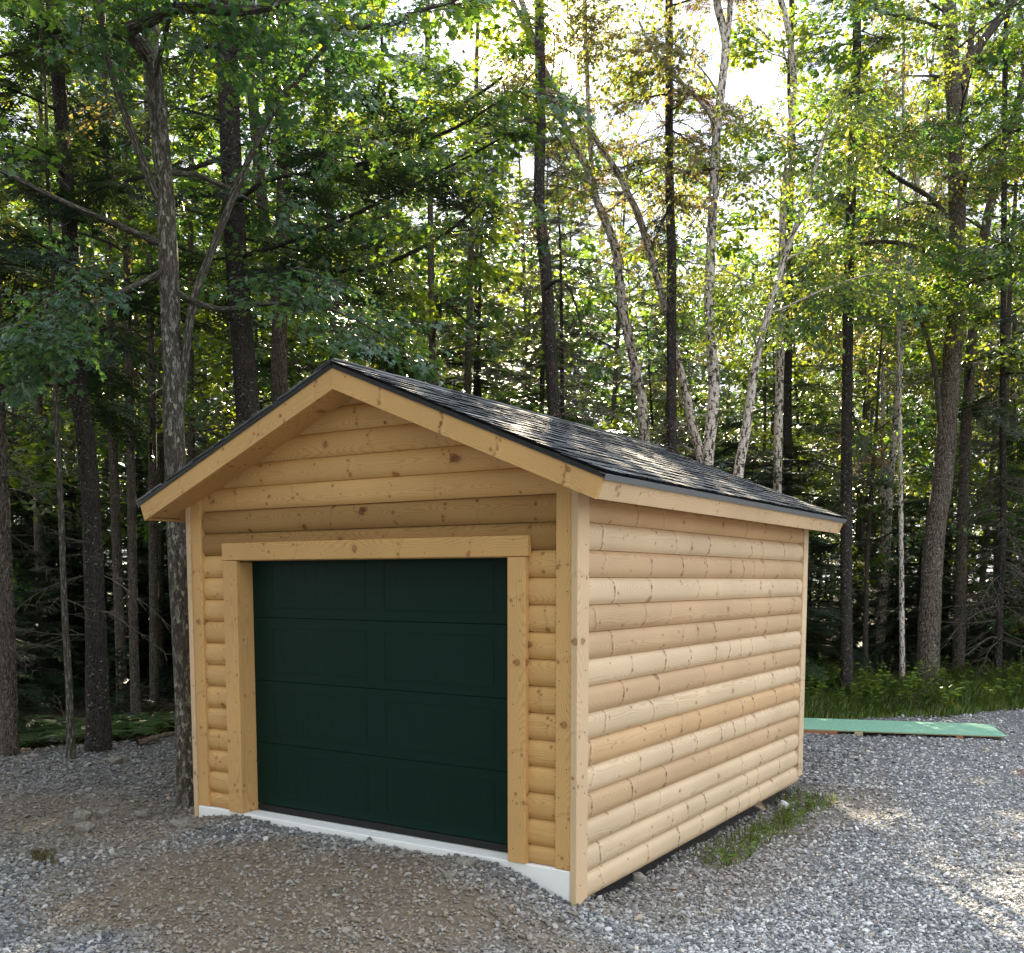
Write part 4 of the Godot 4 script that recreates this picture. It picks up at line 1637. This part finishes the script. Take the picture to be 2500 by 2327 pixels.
	fir_crown(t.wood, t.crown, t.stem, 8.0, 16.0, 24, 1.5, 4, [M.needle, M.needle_dead])
	finish(t)
	t = known_tree("birch_tree", "tallest white birch, upright with a dark fork high above the roof", "tree", [[1372, 1060], [1374, 900], [1382, 820], [1386, 750], [1382, 690], [1379, 625], [1377, 560], [1379, 500], [1383, 430], [1386, 350], [1392, 250], [1402, 160], [1409, 90], [1400, 40], [1392, 0], [1388, -120]], 15.2, 0.092, 0.044, "birch", 17.0, "", 0.4, 14)
	p = fork(t, [[1388, 300], [1384, 235], [1354, 190], [1318, 155], [1290, 120], [1262, 85], [1240, 40]], 15.2, 14.4, 0.045, 0.015)
	leafy(t.crown, p, "birch", birch, 46, 0.25, 0.8, 1.0)
	p = fork(t, [[1408, 95], [1416, 40], [1418, 0], [1422, -80]], 15.2, 15.0, 0.05, 0.03, 4.0)
	leafy(t.crown, p, "birch", birch, 26, 0.1, 0.8, 1.0)
	broad_crown(t.wood, t.crown, t.stem, 7.0, 16.5, 12, 1.25, "birch", birch, 10, 1.0, 0.022)
	finish(t)
	t = known_tree("birch_tree", "white birch leaning to the right away from the clump behind the roof", "tree", [[1420, 1060], [1434, 920], [1446, 850], [1454, 800], [1462, 740], [1474, 675], [1488, 620], [1504, 565], [1530, 480], [1559, 400], [1588, 310]], 15.0, 0.086, 0.02, "birch", 9.4, "", 0.4, 14)
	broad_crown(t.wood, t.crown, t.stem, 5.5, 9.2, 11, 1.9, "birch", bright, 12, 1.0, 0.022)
	finish(t)
	t = known_tree("birch_tree", "pale birch stem high in the maple leaves right of the sky gap", "tree", [[1506, 1150], [1512, 800], [1518, 600], [1520, 420], [1528, 330], [1536, 250], [1541, 150], [1534, 80], [1524, 30], [1500, -60]], 18.0, 0.08, 0.04, "birch", 18.0)
	broad_crown(t.wood, t.crown, t.stem, 8.0, 17.0, 9, 1.2, "star", maple, 8, 1.1, 0.025)
	finish(t)

	# right of the garage
	t = known_tree("spruce_tree", "brown spruce trunk dotted with white lichen right behind the garage corner", "tree", [[1643, 1305], [1643, 1100], [1643, 909], [1645, 750], [1646, 650], [1649, 500], [1652, 400], [1655, 300], [1662, 150], [1664, 0], [1666, -150]], 18.6, 0.115, 0.06, "spruce", 18.0)
	dead_limbs(t.crown, t.stem, 3.6, 9.0, 34, 0.9)
	fir_crown(t.wood, t.crown, t.stem, 8.5, 17.0, 24, 2.0, 4, fir)
	p = fork(t, [[1655, 800], [1672, 850], [1690, 880], [1700, 905]], 18.5, 17.9, 0.02, 0.006, 0.0, "hanging_branch")
	leafy(t.crown, p, "firdead", [M.needle_dead, M.needle_pale], 14, 0.3, 0.4, 0.7)
	finish(t)
	t = known_tree("maple_tree", "biggest maple of the right-hand wood, furrowed trunk with many low forks", "tree", [[1801, 1308], [1806, 1180], [1814, 1050], [1832, 920], [1838, 830], [1844, 750], [1850, 670], [1855, 600], [1859, 450], [1857, 330], [1854, 250], [1848, 120], [1842, 0], [1838, -150]], 19.0, 0.205, 0.11, "furrow", 18.0, "", 0.45, 18)
	p = fork(t, [[1832, 900], [1819, 750], [1806, 675], [1779, 600], [1760, 560]], 19.0, 18.3, 0.06, 0.03)
	leafy(t.crown, p, "maple", maple, 30, 0.5, 1.1, 1.15)
	for list in [[[1840, 420], [1800, 380], [1734, 340], [1680, 290], [1619, 255]], [[1848, 70], [1829, 55], [1780, 40], [1719, 25], [1640, -5]], [[1866, 380], [1884, 320], [1930, 270], [1992, 246], [2050, 200]], [[1858, 520], [1780, 480], [1690, 470], [1600, 500], [1540, 540]], [[1852, 600], [1760, 590], [1680, 570], [1600, 600]], [[1858, 560], [1920, 540], [1990, 520], [2060, 530]]]:
		p = fork(t, list, 18.9, 16.4, 0.055, 0.012)
		leafy(t.crown, p, "maple", maple, 46, 0.15, 1.0, 1.1)
	p = fork(t, [[1860, 170], [1878, 130], [1894, 100], [1930, 50], [1969, 0], [2000, -60]], 19.0, 19.5, 0.1, 0.06, 4.0)
	leafy(t.crown, p, "maple", maple, 26, 0.2, 1.1, 1.1)
	p = fork(t, [[1858, 250], [1872, 180], [1884, 90], [1890, 0]], 19.0, 19.2, 0.07, 0.05, 4.0)
	broad_crown(t.wood, t.crown, t.stem, 7.5, 17.5, 12, 3.2, "maple", maple, 13, 1.15)
	finish(t)
	t = known_tree("maple_tree", "slanting maple stem right of the biggest maple, leaning away from it", "tree", [[1862, 1250], [1872, 900], [1884, 700], [1896, 560], [1909, 465], [1934, 350], [1952, 280], [1969, 225], [2000, 100]], 21.0, 0.12, 0.06, "furrow", 17.0)
	broad_crown(t.wood, t.crown, t.stem, 6.0, 16.0, 10, 2.6, "star", bright, 12, 1.2)
	finish(t)
	t = known_tree("birch_tree", "slender tan-ringed birch stem standing left of the biggest maple", "tree", [[1752, 1303], [1751, 1180], [1750, 1081], [1749, 961], [1747, 800], [1744, 600], [1742, 450]], 18.8, 0.052, 0.025, "birch", 12.0)
	broad_crown(t.wood, t.crown, t.stem, 6.5, 11.5, 9, 1.8, "birch", birch, 12, 1.1, 0.02)
	finish(t)
	t = known_tree("dead_spruce", "dark trunk with bare raking twigs deep right of the biggest maple", "tree", [[1937, 1312], [1942, 1150], [1948, 1012], [1947, 800], [1948, 600], [1950, 300], [1952, 100]], 19.6, 0.075, 0.04, "spruce", 15.0)
	dead_limbs(t.crown, t.stem, 0.8, 6.0, 90, 1.3)
	fir_crown(t.wood, t.crown, t.stem, 5.0, 14.0, 26, 1.9, 5, fir)
	finish(t)
	t = known_tree("slim_tree", "dark slim trunk right of the leaning birch, seen past the roof edge", "tree", [[1534, 1300], [1531, 1000], [1529, 800], [1530, 700], [1532, 560], [1534, 400]], 21.0, 0.1, 0.05, "spruce", 15.0)
	fir_crown(t.wood, t.crown, t.stem, 3.8, 9.0, 22, 2.0, 5, fir)
	broad_crown(t.wood, t.crown, t.stem, 7.0, 14.0, 6, 2.2, "star", bright, 10, 1.2)
	finish(t)


# a tree or sapling to copy, with its foot at the origin
func proto(kind: String, height: float) -> Array:
	var wood := Geo.new()
	var cr := Crown.new()
	var lean := rand_unit() * 0.05
	lean.y = 0
	var pts := [Vector3(0, -0.2, 0)]
	var p := Vector3(0, 0.4, 0)
	while p.y < height:
		pts.append(p)
		lean += Vector3(rng.randfn(0, 0.015), 0, rng.randfn(0, 0.015))
		p += Vector3(0, height / 10.0, 0) + lean * height / 10.0
	var stem := smooth_path(pts, 3)
	var mat: Material
	if kind == "maple" or kind == "bright_maple":
		mat = M.furrow
		var mats := [M.maple_leaf, M.maple_leaf_yellow, M.maple_leaf_blue, M.maple_leaf] if kind == "maple" else [M.maple_leaf_yellow, M.maple_leaf_yellow, M.maple_leaf]
		tube(wood, stem, taper(stem.size(), height * 0.0085, 0.02, 0.5), 9, 0.1)
		broad_crown(wood, cr, stem, height * 0.2, height * 0.98, 14, height * 0.19, "star", mats, 8, 1.4, height * 0.0028)
	elif kind == "birch":
		mat = M.birch
		tube(wood, stem, taper(stem.size(), height * 0.007, 0.015, 0.3), 9, 0.06)
		broad_crown(wood, cr, stem, height * 0.35, height * 0.98, 14, height * 0.13, "birch", [M.birch_leaf, M.birch_leaf, M.birch_leaf_tan], 14, 1.5, height * 0.002)
	elif kind == "spruce":
		mat = M.spruce
		tube(wood, stem, taper(stem.size(), height * 0.0085, 0.015, 0.4), 9, 0.1)
		dead_limbs(cr, stem, 0.8, height * 0.4, 30, 1.3)
		fir_crown(wood, cr, stem, height * 0.28, height * 0.98, 44, height * 0.15, 6, [M.needle, M.needle, M.needle_pale])
	elif kind == "young_fir":
		mat = M.spruce
		tube(wood, stem, taper(stem.size(), height * 0.01, 0.008), 6)
		fir_crown(wood, cr, stem, height * 0.08, height * 0.98, 30, height * 0.36, 4, [M.needle, M.needle_pale, M.needle])
	else:
		mat = M.maple
		tube(wood, stem, taper(stem.size(), height * 0.007, 0.006), 6)
		broad_crown(wood, cr, stem, height * 0.15, height * 0.98, 12, height * 0.3, "maple", [M.maple_leaf, M.maple_leaf_blue, M.maple_leaf_yellow], 8, 0.95, 0.012)
	return [wood.mesh(), cr.mesh(), mat, height]


func build_wood() -> void:
	foot_at = Vector3.ZERO
	var kinds := {"maple": [], "bright_maple": [], "birch": [], "spruce": [], "young_fir": [], "sapling": []}
	for k in 3:
		kinds.maple.append(proto("maple", 13.5 + 2.0 * k))
		kinds.spruce.append(proto("spruce", 13.0 + 2.5 * k))
	for k in 2:
		kinds.bright_maple.append(proto("bright_maple", 12.0 + 2.5 * k))
		kinds.birch.append(proto("birch", 14.0 + 2.0 * k))
		kinds.young_fir.append(proto("young_fir", 2.6 + 1.4 * k))
		kinds.sapling.append(proto("sapling", 2.6 + 1.6 * k))
	var text := {
		"maple": ["green maple growing back in the wood behind the first trunks", "maple_tree", "maples back in the wood"],
		"bright_maple": ["sunlit yellow-green maple growing back in the wood", "bright_maple_tree", "sunlit maples back in the wood"],
		"birch": ["white-stemmed birch growing back in the wood", "birch_tree", "birches back in the wood"],
		"spruce": ["dark spruce growing back in the wood", "spruce_tree", "spruces back in the wood"],
		"young_fir": ["young dark fir growing low under the tall trees", "young_fir", "young firs under the trees"],
		"sapling": ["leafy maple sapling growing low under the tall trees", "maple_sapling", "maple saplings under the trees"],
	}
	var firsts := {}
	var used: Array[Vector2] = []
	for c in get_children():
		if c.has_meta("category") and c.get_meta("category") == "tree":
			used.append(Vector2(c.position.x, c.position.z))
	var plan := []
	for k in 1500:
		var d := lerpf(15.0, 45.0, pow(rng.randf(), 0.75))
		var s := rng.randf_range(-1.0, 1.0) * (d * 0.6 + 3.0)
		plan.append([s, d, ""])
	var count := 0
	for e in plan:
		var p := sd_at(e[0], e[1])
		var w := wooded(p.x, p.y)
		if w < 1.2 or count >= 150:
			continue
		var gap := 1.6 if e[1] < 26.0 else 1.9
		var ok := true
		for q in used:
			if q.distance_to(p) < gap:
				ok = false
				break
		if not ok:
			continue
		# the sky shows through a gap right of the tall birch: only low growth there
		var ratio: float = e[0] / e[1]
		var kind := ""
		var r := rng.randf()
		if r < 0.3:
			kind = "maple"
		elif r < 0.5:
			kind = "bright_maple"
		elif r < 0.6:
			kind = "birch"
		elif r < 0.82:
			kind = "spruce"
		elif r < 0.9:
			kind = "young_fir"
		else:
			kind = "sapling"
		var in_gap: bool = absf(ratio - 0.22) < 0.03 + 2.4 / e[1]
		var near_sun: bool = absf(ratio - 0.08) < 0.09 + 1.8 / e[1]
		used.append(p)
		count += 1
		var src: Array = pick(kinds[kind])
		var size := rng.randf_range(0.85, 1.2)
		if kind == "sapling" and ratio < -0.22:
			kind = "young_fir"
			src = pick(kinds[kind])
		if in_gap or near_sun:
			size = minf(size, (2.0 + e[1] * (0.31 if in_gap else 0.47)) / src[3])
		if kind == "sapling" or kind == "young_fir":
			size *= 1.3
		place_tree(text[kind], src, p, size, firsts)
	# unseen trees added beside and behind the viewpoint to shade the yard
	for e in [[-9.5, 6.5, "maple"], [-8.6, 3.2, "spruce"], [-9.0, 0.2, "maple"], [-11.5, 8.5, "spruce"], [-8.2, -3.5, "maple"], [-12.0, 4.5, "maple"], [-6.0, -7.5, "maple"], [-9.8, 9.2, "maple"], [-6.5, -2.0, "maple"], [-9.5, -0.8, "maple"], [-4.5, -6.0, "spruce"], [-8.0, 1.6, "maple"], [-7.6, 5.0, "maple"], [-10.4, 2.4, "maple"]]:
		var p := sd_at(e[0], e[1])
		place_tree(["unseen %s added to shade the yard, beyond the left edge of the view" % e[2], "%s_tree" % e[2], "unseen shade trees beside the yard"], pick(kinds[e[2]]), p, 1.05, firsts)
	# more unseen trees behind the viewpoint, added to hold off low sky light
	for k in 20:
		var r := 13.0 + 3.5 * (k % 2) + rng.randf()
		var p := sd_at(lerpf(-15.0, 11.0, (k + 0.5) / 20.0), -r * 0.85)
		place_tree(["unseen tall tree added behind the viewpoint to shade the clearing", "%s_tree" % ["maple", "spruce"][k % 2], "unseen shade trees at the back of the clearing"], pick(kinds[["maple", "spruce"][k % 2]]), p, rng.randf_range(0.85, 1.1), firsts)
	# taller firs just behind the garage
	for k in 26:
		var d := rng.randf_range(16.5, 23.0)
		var s := rng.randf_range(-0.3, 0.26) * d
		var p := sd_at(s, d)
		if wooded(p.x, p.y) < 1.5:
			continue
		place_tree(["dark young fir growing right behind the garage roof", "young_fir", "young firs behind the garage"], kinds["young_fir"][1], p, rng.randf_range(0.8, 1.5), firsts)
	# dark young firs that close the view between the trunks
	for k in 150:
		var d := rng.randf_range(22.0, 36.0)
		var s := rng.randf_range(-0.58, 0.58) * d
		var p := sd_at(s, d)
		if wooded(p.x, p.y) < 5.0 or k % 3 == 0 and s > -4.0 and s < 3.0:
			continue
		place_tree(text["young_fir"], pick(kinds["young_fir"]), p, rng.randf_range(0.8, 1.5), firsts)
	# the low growth along the edge of the wood
	for k in 46:
		var d := rng.randf_range(13.5, 24.0)
		var s := rng.randf_range(-1.0, 1.0) * (d * 0.56 + 1.0)
		var p := sd_at(s, d)
		var w := wooded(p.x, p.y)
		if w < 1.8 or (p.x > -4.0 and w < 4.0):
			continue
		var kind: String = "young_fir" if rng.randf() < 0.5 or s < -3.0 else "sapling"
		place_tree(text[kind], pick(kinds[kind]), p, rng.randf_range(0.5, 1.1), firsts)
	# the far wood, one mass
	var far := Crown.new()
	for k in 3600:
		var d := rng.randf_range(46.0, 60.0)
		var s := rng.randf_range(-1.0, 1.0) * (d * 0.62 + 4.0)
		var p := sd_at(s, d)
		var ratio := s / d
		var top := 18.0 if absf(ratio - 0.22) > 0.08 else 11.5
		var y := gy(p.x, p.y) + rng.randf_range(0.0, 1.0) * top
		var a := rng.randf() * TAU
		far.add(pick(sprays.star), spray_at(Vector3(p.x, y, p.y), Vector3(cos(a), -0.2, sin(a)), rng.randf_range(2.6, 3.8)), M.needle if y < 6.0 else pick([M.maple_leaf, M.needle, M.maple_leaf_blue, M.maple_leaf_yellow]), M.twig)
	var fo := part("far_wood", far.mesh(), null, self)
	fo.set_meta("kind", "stuff")
	fo.set_meta("label", "far green wood closing off the view behind the trees")
	fo.set_meta("category", "wood")


func place_tree(text: Array, src: Array, p: Vector2, scale: float, firsts: Dictionary) -> void:
	var o := thing(text[1], text[0], "tree", Vector3(p.x, gy(p.x, p.y), p.y), text[2])
	part("trunk", src[0], src[2], o, Transform3D(), false)
	part("crown", src[1], null, o, Transform3D(), false)
	o.rotation.y = rng.randf() * TAU
	o.scale = Vector3.ONE * scale


# ================================================================ small growth and things lying about
func build_small_things() -> void:
	# a green board on blocks beyond the garage
	var a := Vector3(1.5, 0, -9.72)
	var dir := Vector3(-2.61, 0, 0.84).normalized()
	var wdir := Vector3(-0.3, 0, -0.95).normalized()
	var th := atan2(-dir.z, dir.x)
	var b := Basis(Vector3.UP, th)
	var bc := a + dir * 1.83 + wdir * 0.62
	var by := gy(a.x, a.z) + 0.075
	var board_o := thing("green_board", "long pale-green painted sheet lying flat on blocks behind the garage", "board", Vector3(bc.x, by, bc.z))
	part("sheet", box_geo(Vector3(3.66, 0.012, 1.22), 0.002).mesh(), M.green_board, board_o, Transform3D(b, Vector3.ZERO), false)
	part("backing", box_geo(Vector3(3.65, 0.012, 1.21), 0.002).mesh(), M.board_edge, board_o, Transform3D(b, Vector3(0, -0.0125, 0)), false)
	var labels := ["short red-brown wood block under the front edge of the green sheet", "pale wood block under the green sheet nearer the garage", "long wood runner under the green sheet beside the garage"]
	var sizes := [Vector3(0.1, 0.05, 0.09), Vector3(0.12, 0.05, 0.1), Vector3(0.9, 0.05, 0.09)]
	var along := [0.62, 2.0, 2.75]
	for k in 3:
		var q: Vector3 = a + dir * along[k] + wdir * 0.06
		var o := part(numbered("wood_block"), box_geo(sizes[k], 0.004).mesh(), M.block_red if k != 1 else M.board_edge, self, Transform3D(b, Vector3(q.x, by - 0.019 - sizes[k].y / 2, q.z)))
		o.set_meta("label", labels[k])
		o.set_meta("category", "wood block")
	# an orange scrap on the gravel
	var og := Geo.new()
	og.quad(Vector3(-0.06, 0.02, 0.03), Vector3(0.0, 0.05, 0.04), Vector3(0.0, 0.03, -0.03), Vector3(-0.06, 0.0, -0.03))
	og.quad(Vector3(0.0, 0.05, 0.04), Vector3(0.07, 0.01, 0.02), Vector3(0.06, 0.02, -0.04), Vector3(0.0, 0.03, -0.03))
	var op := ground_at(1984, 1506)
	var oo := part(numbered("plastic_scrap"), og.mesh(), M.orange, self, Transform3D(Basis(), op + Vector3(0, 0.02, 0)))
	oo.set_meta("label", "small bright orange scrap lying on the gravel")
	oo.set_meta("category", "scrap")
	# rocks
	rock("pale flat-faced rock on the gravel left of the garage corner", 160, 1592, Vector3(0.17, 0.13, 0.13), "rock", 1)
	rock("squat brown rock in front of the pale flat-faced rock", 166, 1616, Vector3(0.18, 0.12, 0.13), "rock", 2)
	rock("small tan rock right of the pale flat-faced rock", 201, 1588, Vector3(0.11, 0.11, 0.1), "rock", 3)
	rock("low brown stone at the foot of the lichened maple", 276, 1588, Vector3(0.14, 0.09, 0.12), "rock", 4)
	rock("brown slab of rock leaning up beside the left end of the white sill", 352, 1604, Vector3(0.2, 0.08, 0.12), "rock", 5)
	rock("dark stone lying alone on the shaded gravel toward the trees", 225, 1482, Vector3(0.2, 0.1, 0.16), "rock", 6)
	rock("flat brown rock just below the right end of the white sill", 902, 1680, Vector3(0.17, 0.075, 0.11), "rock", 7)
	rock("small white stone on the dirt near the left part of the sill", 516, 1632, Vector3(0.05, 0.045, 0.05), "pale_rock", 8)
	rock("grey stone sunk into the dirt below the middle of the door", 872, 1706, Vector3(0.09, 0.06, 0.07), "rock", 9)
	rock("grey block of stone tight against the foot of the front corner post", 1112, 1738, Vector3(0.24, 0.14, 0.17), "rock", 10)
	rock("grey stone in the shadow under the side wall near the front corner", 1240, 1716, Vector3(0.12, 0.13, 0.1), "rock", 11)
	rock("squarish stone in the shadow under the far end of the side wall", 1522, 1572, Vector3(0.1, 0.12, 0.1), "pale_rock", 12)
	rock("heap of white stone under the thin birch stem at the wood edge", 108, 1440, Vector3(0.42, 0.26, 0.3), "pale_rock", 13)
	# a fallen log at the wood edge
	var la := ground_at(268, 1452)
	var lb := ground_at(338, 1440)
	var lg := Geo.new()
	tube(lg, smooth_path([Vector3.ZERO, (lb - la) * 0.5 + Vector3(0, 0.04, 0), lb - la + Vector3(0, 0.05, 0)], 4), taper(9, 0.045, 0.03), 8, 0.15)
	var lo := part(numbered("fallen_log"), lg.mesh(), M.deadwood, self, Transform3D(Basis(), la + Vector3(0, 0.06, 0)))
	lo.set_meta("label", "grey fallen log lying at the wood edge behind the shaded gravel")
	lo.set_meta("category", "log")
	build_undergrowth()


func blade(g: Geo, p: Vector3, dir: Vector3, h: float, w: float) -> void:
	var side := dir.cross(Vector3.UP).normalized() * w
	var a := p
	var k := g.v.size()
	var m := p + Vector3.UP * h * 0.6 + dir * h * 0.2
	var e := p + Vector3.UP * h * 0.85 + dir * h * 0.65
	g.v.append_array([a - side, a + side, m + side * 0.8, m - side * 0.8, e])
	var nn := (dir * 0.6 + Vector3.UP * 0.6).normalized()
	g.n.append_array([nn, nn, nn, nn, Vector3.UP])
	g.i.append_array([k, k + 1, k + 2, k, k + 2, k + 3, k + 3, k + 2, k + 4])


func build_undergrowth() -> void:
	# tall grass strip behind the green board, weeds at its right, short grass under the side wall
	var gr := Geo.new()
	var dry := Geo.new()
	var n := 0
	while n < 26000:
		var d := rng.randf_range(12.5, 22.0)
		var s := rng.randf_range(0.02, 0.57) * d
		var p := sd_at(s, d)
		var w := wooded(p.x, p.y)
		if w < 0.0 or w > 4.2 * (0.7 + 0.6 * n2.get_noise_2d(p.x, p.y)) or p.x < -3.2:
			continue
		n += 1
		var a := rng.randf() * TAU
		var h := rng.randf_range(0.2, 0.5) * (0.6 + 0.9 * smoothstep(0.0, 1.6, w)) * (0.75 + 0.6 * n2.get_noise_2d(p.x * 1.5, p.y * 1.5))
		blade(gr if rng.randf() < 0.86 else dry, Vector3(p.x, gy(p.x, p.y), p.y), Vector3(cos(a), 0, sin(a)), h, rng.randf_range(0.005, 0.011))
	for k in 1500:
		var z := rng.randf_range(-4.9, -1.6)
		var x := rng.randf_range(0.06, 0.45) + rng.randfn(0, 0.09)
		if n2.get_noise_2d(x * 4.0 + 9.0, z * 3.0) < -0.12:
			continue
		var a := rng.randf() * TAU
		blade(gr if rng.randf() < 0.7 else dry, Vector3(x, gy(x, z), z), Vector3(cos(a), 0, sin(a)), rng.randf_range(0.04, 0.13), rng.randf_range(0.003, 0.006))
	for k in 500:
		var p := ground_at(rng.randf_range(60, 110), rng.randf_range(1655, 1680))
		var a := rng.randf() * TAU
		blade(dry, p, Vector3(cos(a), 0, sin(a)), rng.randf_range(0.02, 0.06), 0.003)
	for e in [[gr, M.grass, "grass", "green grass along the wood edge and under the side wall"], [dry, M.grass_dry, "dry_grass", "straw-coloured grass mixed into the green grass"]]:
		var g: Geo = e[0]
		g.uv = PackedVector2Array()
		var o := part(e[2], g.mesh(), e[1], self)
		o.set_meta("kind", "stuff")
		o.set_meta("label", e[3])
		o.set_meta("category", "grass")
	# weeds with leaves
	for k in 110:
		var d := rng.randf_range(13.6, 19.0)
		var s := rng.randf_range(0.2, 0.6) * d
		var p := sd_at(s, d)
		var w := wooded(p.x, p.y)
		if w < 0.3 or w > 3.6:
			continue
		weed("leafy_weed", "leafy green weed in the grass strip at the wood edge", "weeds in the grass strip", Vector3(p.x, gy(p.x, p.y), p.y), rng.randf_range(0.45, 0.95), 34, M.weed)
	var low_labels := {-1.75: "broad-leaved weed nearest the front corner by the side wall", -2.05: "second broad-leaved weed from the front corner by the side wall", -2.6: "small weed in the grass below the middle of the side wall", -3.4: "low weed past the middle of the side wall", -4.3: "low weed by the far end of the side wall"}
	for z: float in low_labels:
		var x := rng.randf_range(0.25, 0.5)
		weed("low_weed", low_labels[z], "", Vector3(x, gy(x, z), z), 0.16, 14, M.grass)
	# ferns at the wood edge on the left
	for k in 30:
		var d := rng.randf_range(12.2, 16.0)
		var s := rng.randf_range(-0.62, -0.33) * d
		var p := sd_at(s, d)
		var w := wooded(p.x, p.y)
		if w < 0.35 or w > 4.0:
			continue
		fern(Vector3(p.x, gy(p.x, p.y), p.y))
	# leaf litter and fallen twigs on the floor of the wood
	var lit := Geo.new()
	for k in 9000:
		var d := rng.randf_range(12.0, 28.0)
		var s := rng.randf_range(-0.62, 0.62) * d
		var p := sd_at(s, d)
		if wooded(p.x, p.y) < 0.1:
			continue
		var a := rng.randf() * TAU
		leaf(lit, Vector3(p.x, gy(p.x, p.y) + 0.012, p.y), Vector3(cos(a), rng.randfn(0, 0.25), sin(a)), (Vector3.UP + rand_unit() * 0.4).normalized(), rng.randf_range(0.05, 0.11), "star")
	lit.uv = PackedVector2Array()
	var lo := part("leaf_litter", lit.mesh(), M.litter, self)
	lo.set_meta("kind", "stuff")
	lo.set_meta("label", "brown fallen leaves on the floor of the wood")
	lo.set_meta("category", "leaf litter")
	var br := Crown.new()
	for k in 420:
		var d := rng.randf_range(12.4, 26.0)
		var s := rng.randf_range(-0.62, 0.62) * d
		var p := sd_at(s, d)
		if wooded(p.x, p.y) < 0.5:
			continue
		var a := rng.randf() * TAU
		br.add(pick(sprays.dead), spray_at(Vector3(p.x, gy(p.x, p.y) + 0.05, p.y), Vector3(cos(a), rng.randf_range(0.0, 0.5), sin(a)), rng.randf_range(0.5, 1.4), 0.6), M.litter, M.dead_twig)
	var bo := part("brushwood", br.mesh(), null, self)
	bo.set_meta("kind", "stuff")
	bo.set_meta("label", "dead twigs and brushwood scattered on the floor of the wood")
	bo.set_meta("category", "brushwood")


func weed(called: String, label: String, group: String, p: Vector3, h: float, n: int, m: Material) -> void:
	var g := Geo.new()
	var w := Geo.new()
	for k in 5:
		var a := rng.randf() * TAU
		var top := Vector3(cos(a) * h * 0.4, h * rng.randf_range(0.6, 1.1), sin(a) * h * 0.4)
		stick(w, Vector3.ZERO, top, 0.004, 0.002)
		for j in n / 5 + 1:
			var b := rng.randf() * TAU
			leaf(g, top * rng.randf_range(0.25, 1.0), Vector3(cos(b), rng.randf_range(-0.3, 0.4), sin(b)), (Vector3.UP + rand_unit() * 0.4).normalized(), clampf(h * 0.22, 0.05, 0.1) * rng.randf_range(0.7, 1.3), "oval")
	g.uv = PackedVector2Array()
	w.uv = PackedVector2Array()
	var o := thing(called, label, "plant", p, group)
	part("leaves", g.mesh(), m, o, Transform3D(), false)
	part("stems", w.mesh(), M.grass, o, Transform3D(), false)


func fern(p: Vector3) -> void:
	var g := Geo.new()
	var w := Geo.new()
	for k in 7:
		var a := TAU * k / 7.0 + rng.randf_range(-0.3, 0.3)
		var d := Vector3(cos(a), 1.1, sin(a)).normalized()
		var q := Vector3.ZERO
		var ln := rng.randf_range(0.45, 0.8)
		for j in 9:
			var e := q + d * ln / 9.0
			stick(w, q, e, 0.003, 0.002)
			var sd := d.cross(Vector3.UP).normalized()
			var sz := ln * 0.3 * sin(PI * (j + 1.2) / 10.5)
			for s in [-1.0, 1.0]:
				leaf(g, e, sd * s + d * 0.4, Vector3.UP, sz, "oval")
			q = e
			d = (d + Vector3.DOWN * 0.17).normalized()
	g.uv = PackedVector2Array()
	w.uv = PackedVector2Array()
	var o := thing("fern", "green fern in the shade at the wood edge left of the garage", "fern", p, "ferns at the wood edge")
	part("fronds", g.mesh(), M.fern, o, Transform3D(), false)
	part("stems", w.mesh(), M.fern, o, Transform3D(), false)


# ================================================================ which one it is: trees alike are told apart by the trunks between which they stand
func label_by_neighbours() -> void:
	var marks := [[10, "broad old trunk"], [150, "dark bare spruce"], [332, "lichened maple"], [470, "thick spruce"], [545, "twin maple"], [838, "bright thin trunk"], [1062, "half-dead spruce"], [1200, "two-stemmed birch"], [1303, "straight brown spruce"], [1384, "tallest birch"], [1470, "right-leaning birch"], [1647, "white-dotted spruce"], [1750, "slender tan birch"], [1840, "biggest maple"], [1945, "raking dead trunk"]]
	var kinds := {"maples back in the wood": "green maple", "sunlit maples back in the wood": "sunlit yellow-green maple", "birches back in the wood": "white-stemmed birch", "spruces back in the wood": "dark spruce", "young firs under the trees": "young dark fir", "young firs behind the garage": "roof-side young fir", "maple saplings under the trees": "leafy maple sapling", "weeds in the grass strip": "leafy weed in the grass", "ferns at the wood edge": "low green fern"}
	var order := ["nearest", "second nearest", "third nearest", "fourth nearest", "fifth nearest", "sixth nearest", "seventh nearest", "eighth nearest", "ninth nearest", "tenth nearest"]
	var bins := {}
	for c in get_children():
		if not c.has_meta("group") or not kinds.has(c.get_meta("group")):
			continue
		var v: Vector3 = cam_basis.inverse() * (c.position + Vector3(0, 3, 0) - EYE)
		var px := (PRINCIPAL.x + FOCAL * v.x / -v.z) / 1.25755
		var k := 0
		while k < marks.size() and marks[k][0] < px:
			k += 1
		var key := "%s|%d" % [c.get_meta("group"), k]
		if not bins.has(key):
			bins[key] = []
		bins[key].append([-v.z, c, k])
	for key: String in bins:
		var list: Array = bins[key]
		list.sort_custom(func(a, b): return a[0] < b[0])
		for i in list.size():
			var k: int = list[i][2]
			var kind: String = kinds[list[i][1].get_meta("group")]
			var where := "left of the %s" % marks[0][1] if k == 0 else ("right of the %s" % marks[-1][1] if k == marks.size() else "between the %s and the %s" % [marks[k - 1][1], marks[k][1]])
			var which: String = "lone" if list.size() == 1 else ("farthest" if i == list.size() - 1 else (order[i] if i < order.size() else "%dth nearest" % (i + 1)))
			list[i][1].set_meta("label", "%s %s %s" % [which, kind, where])
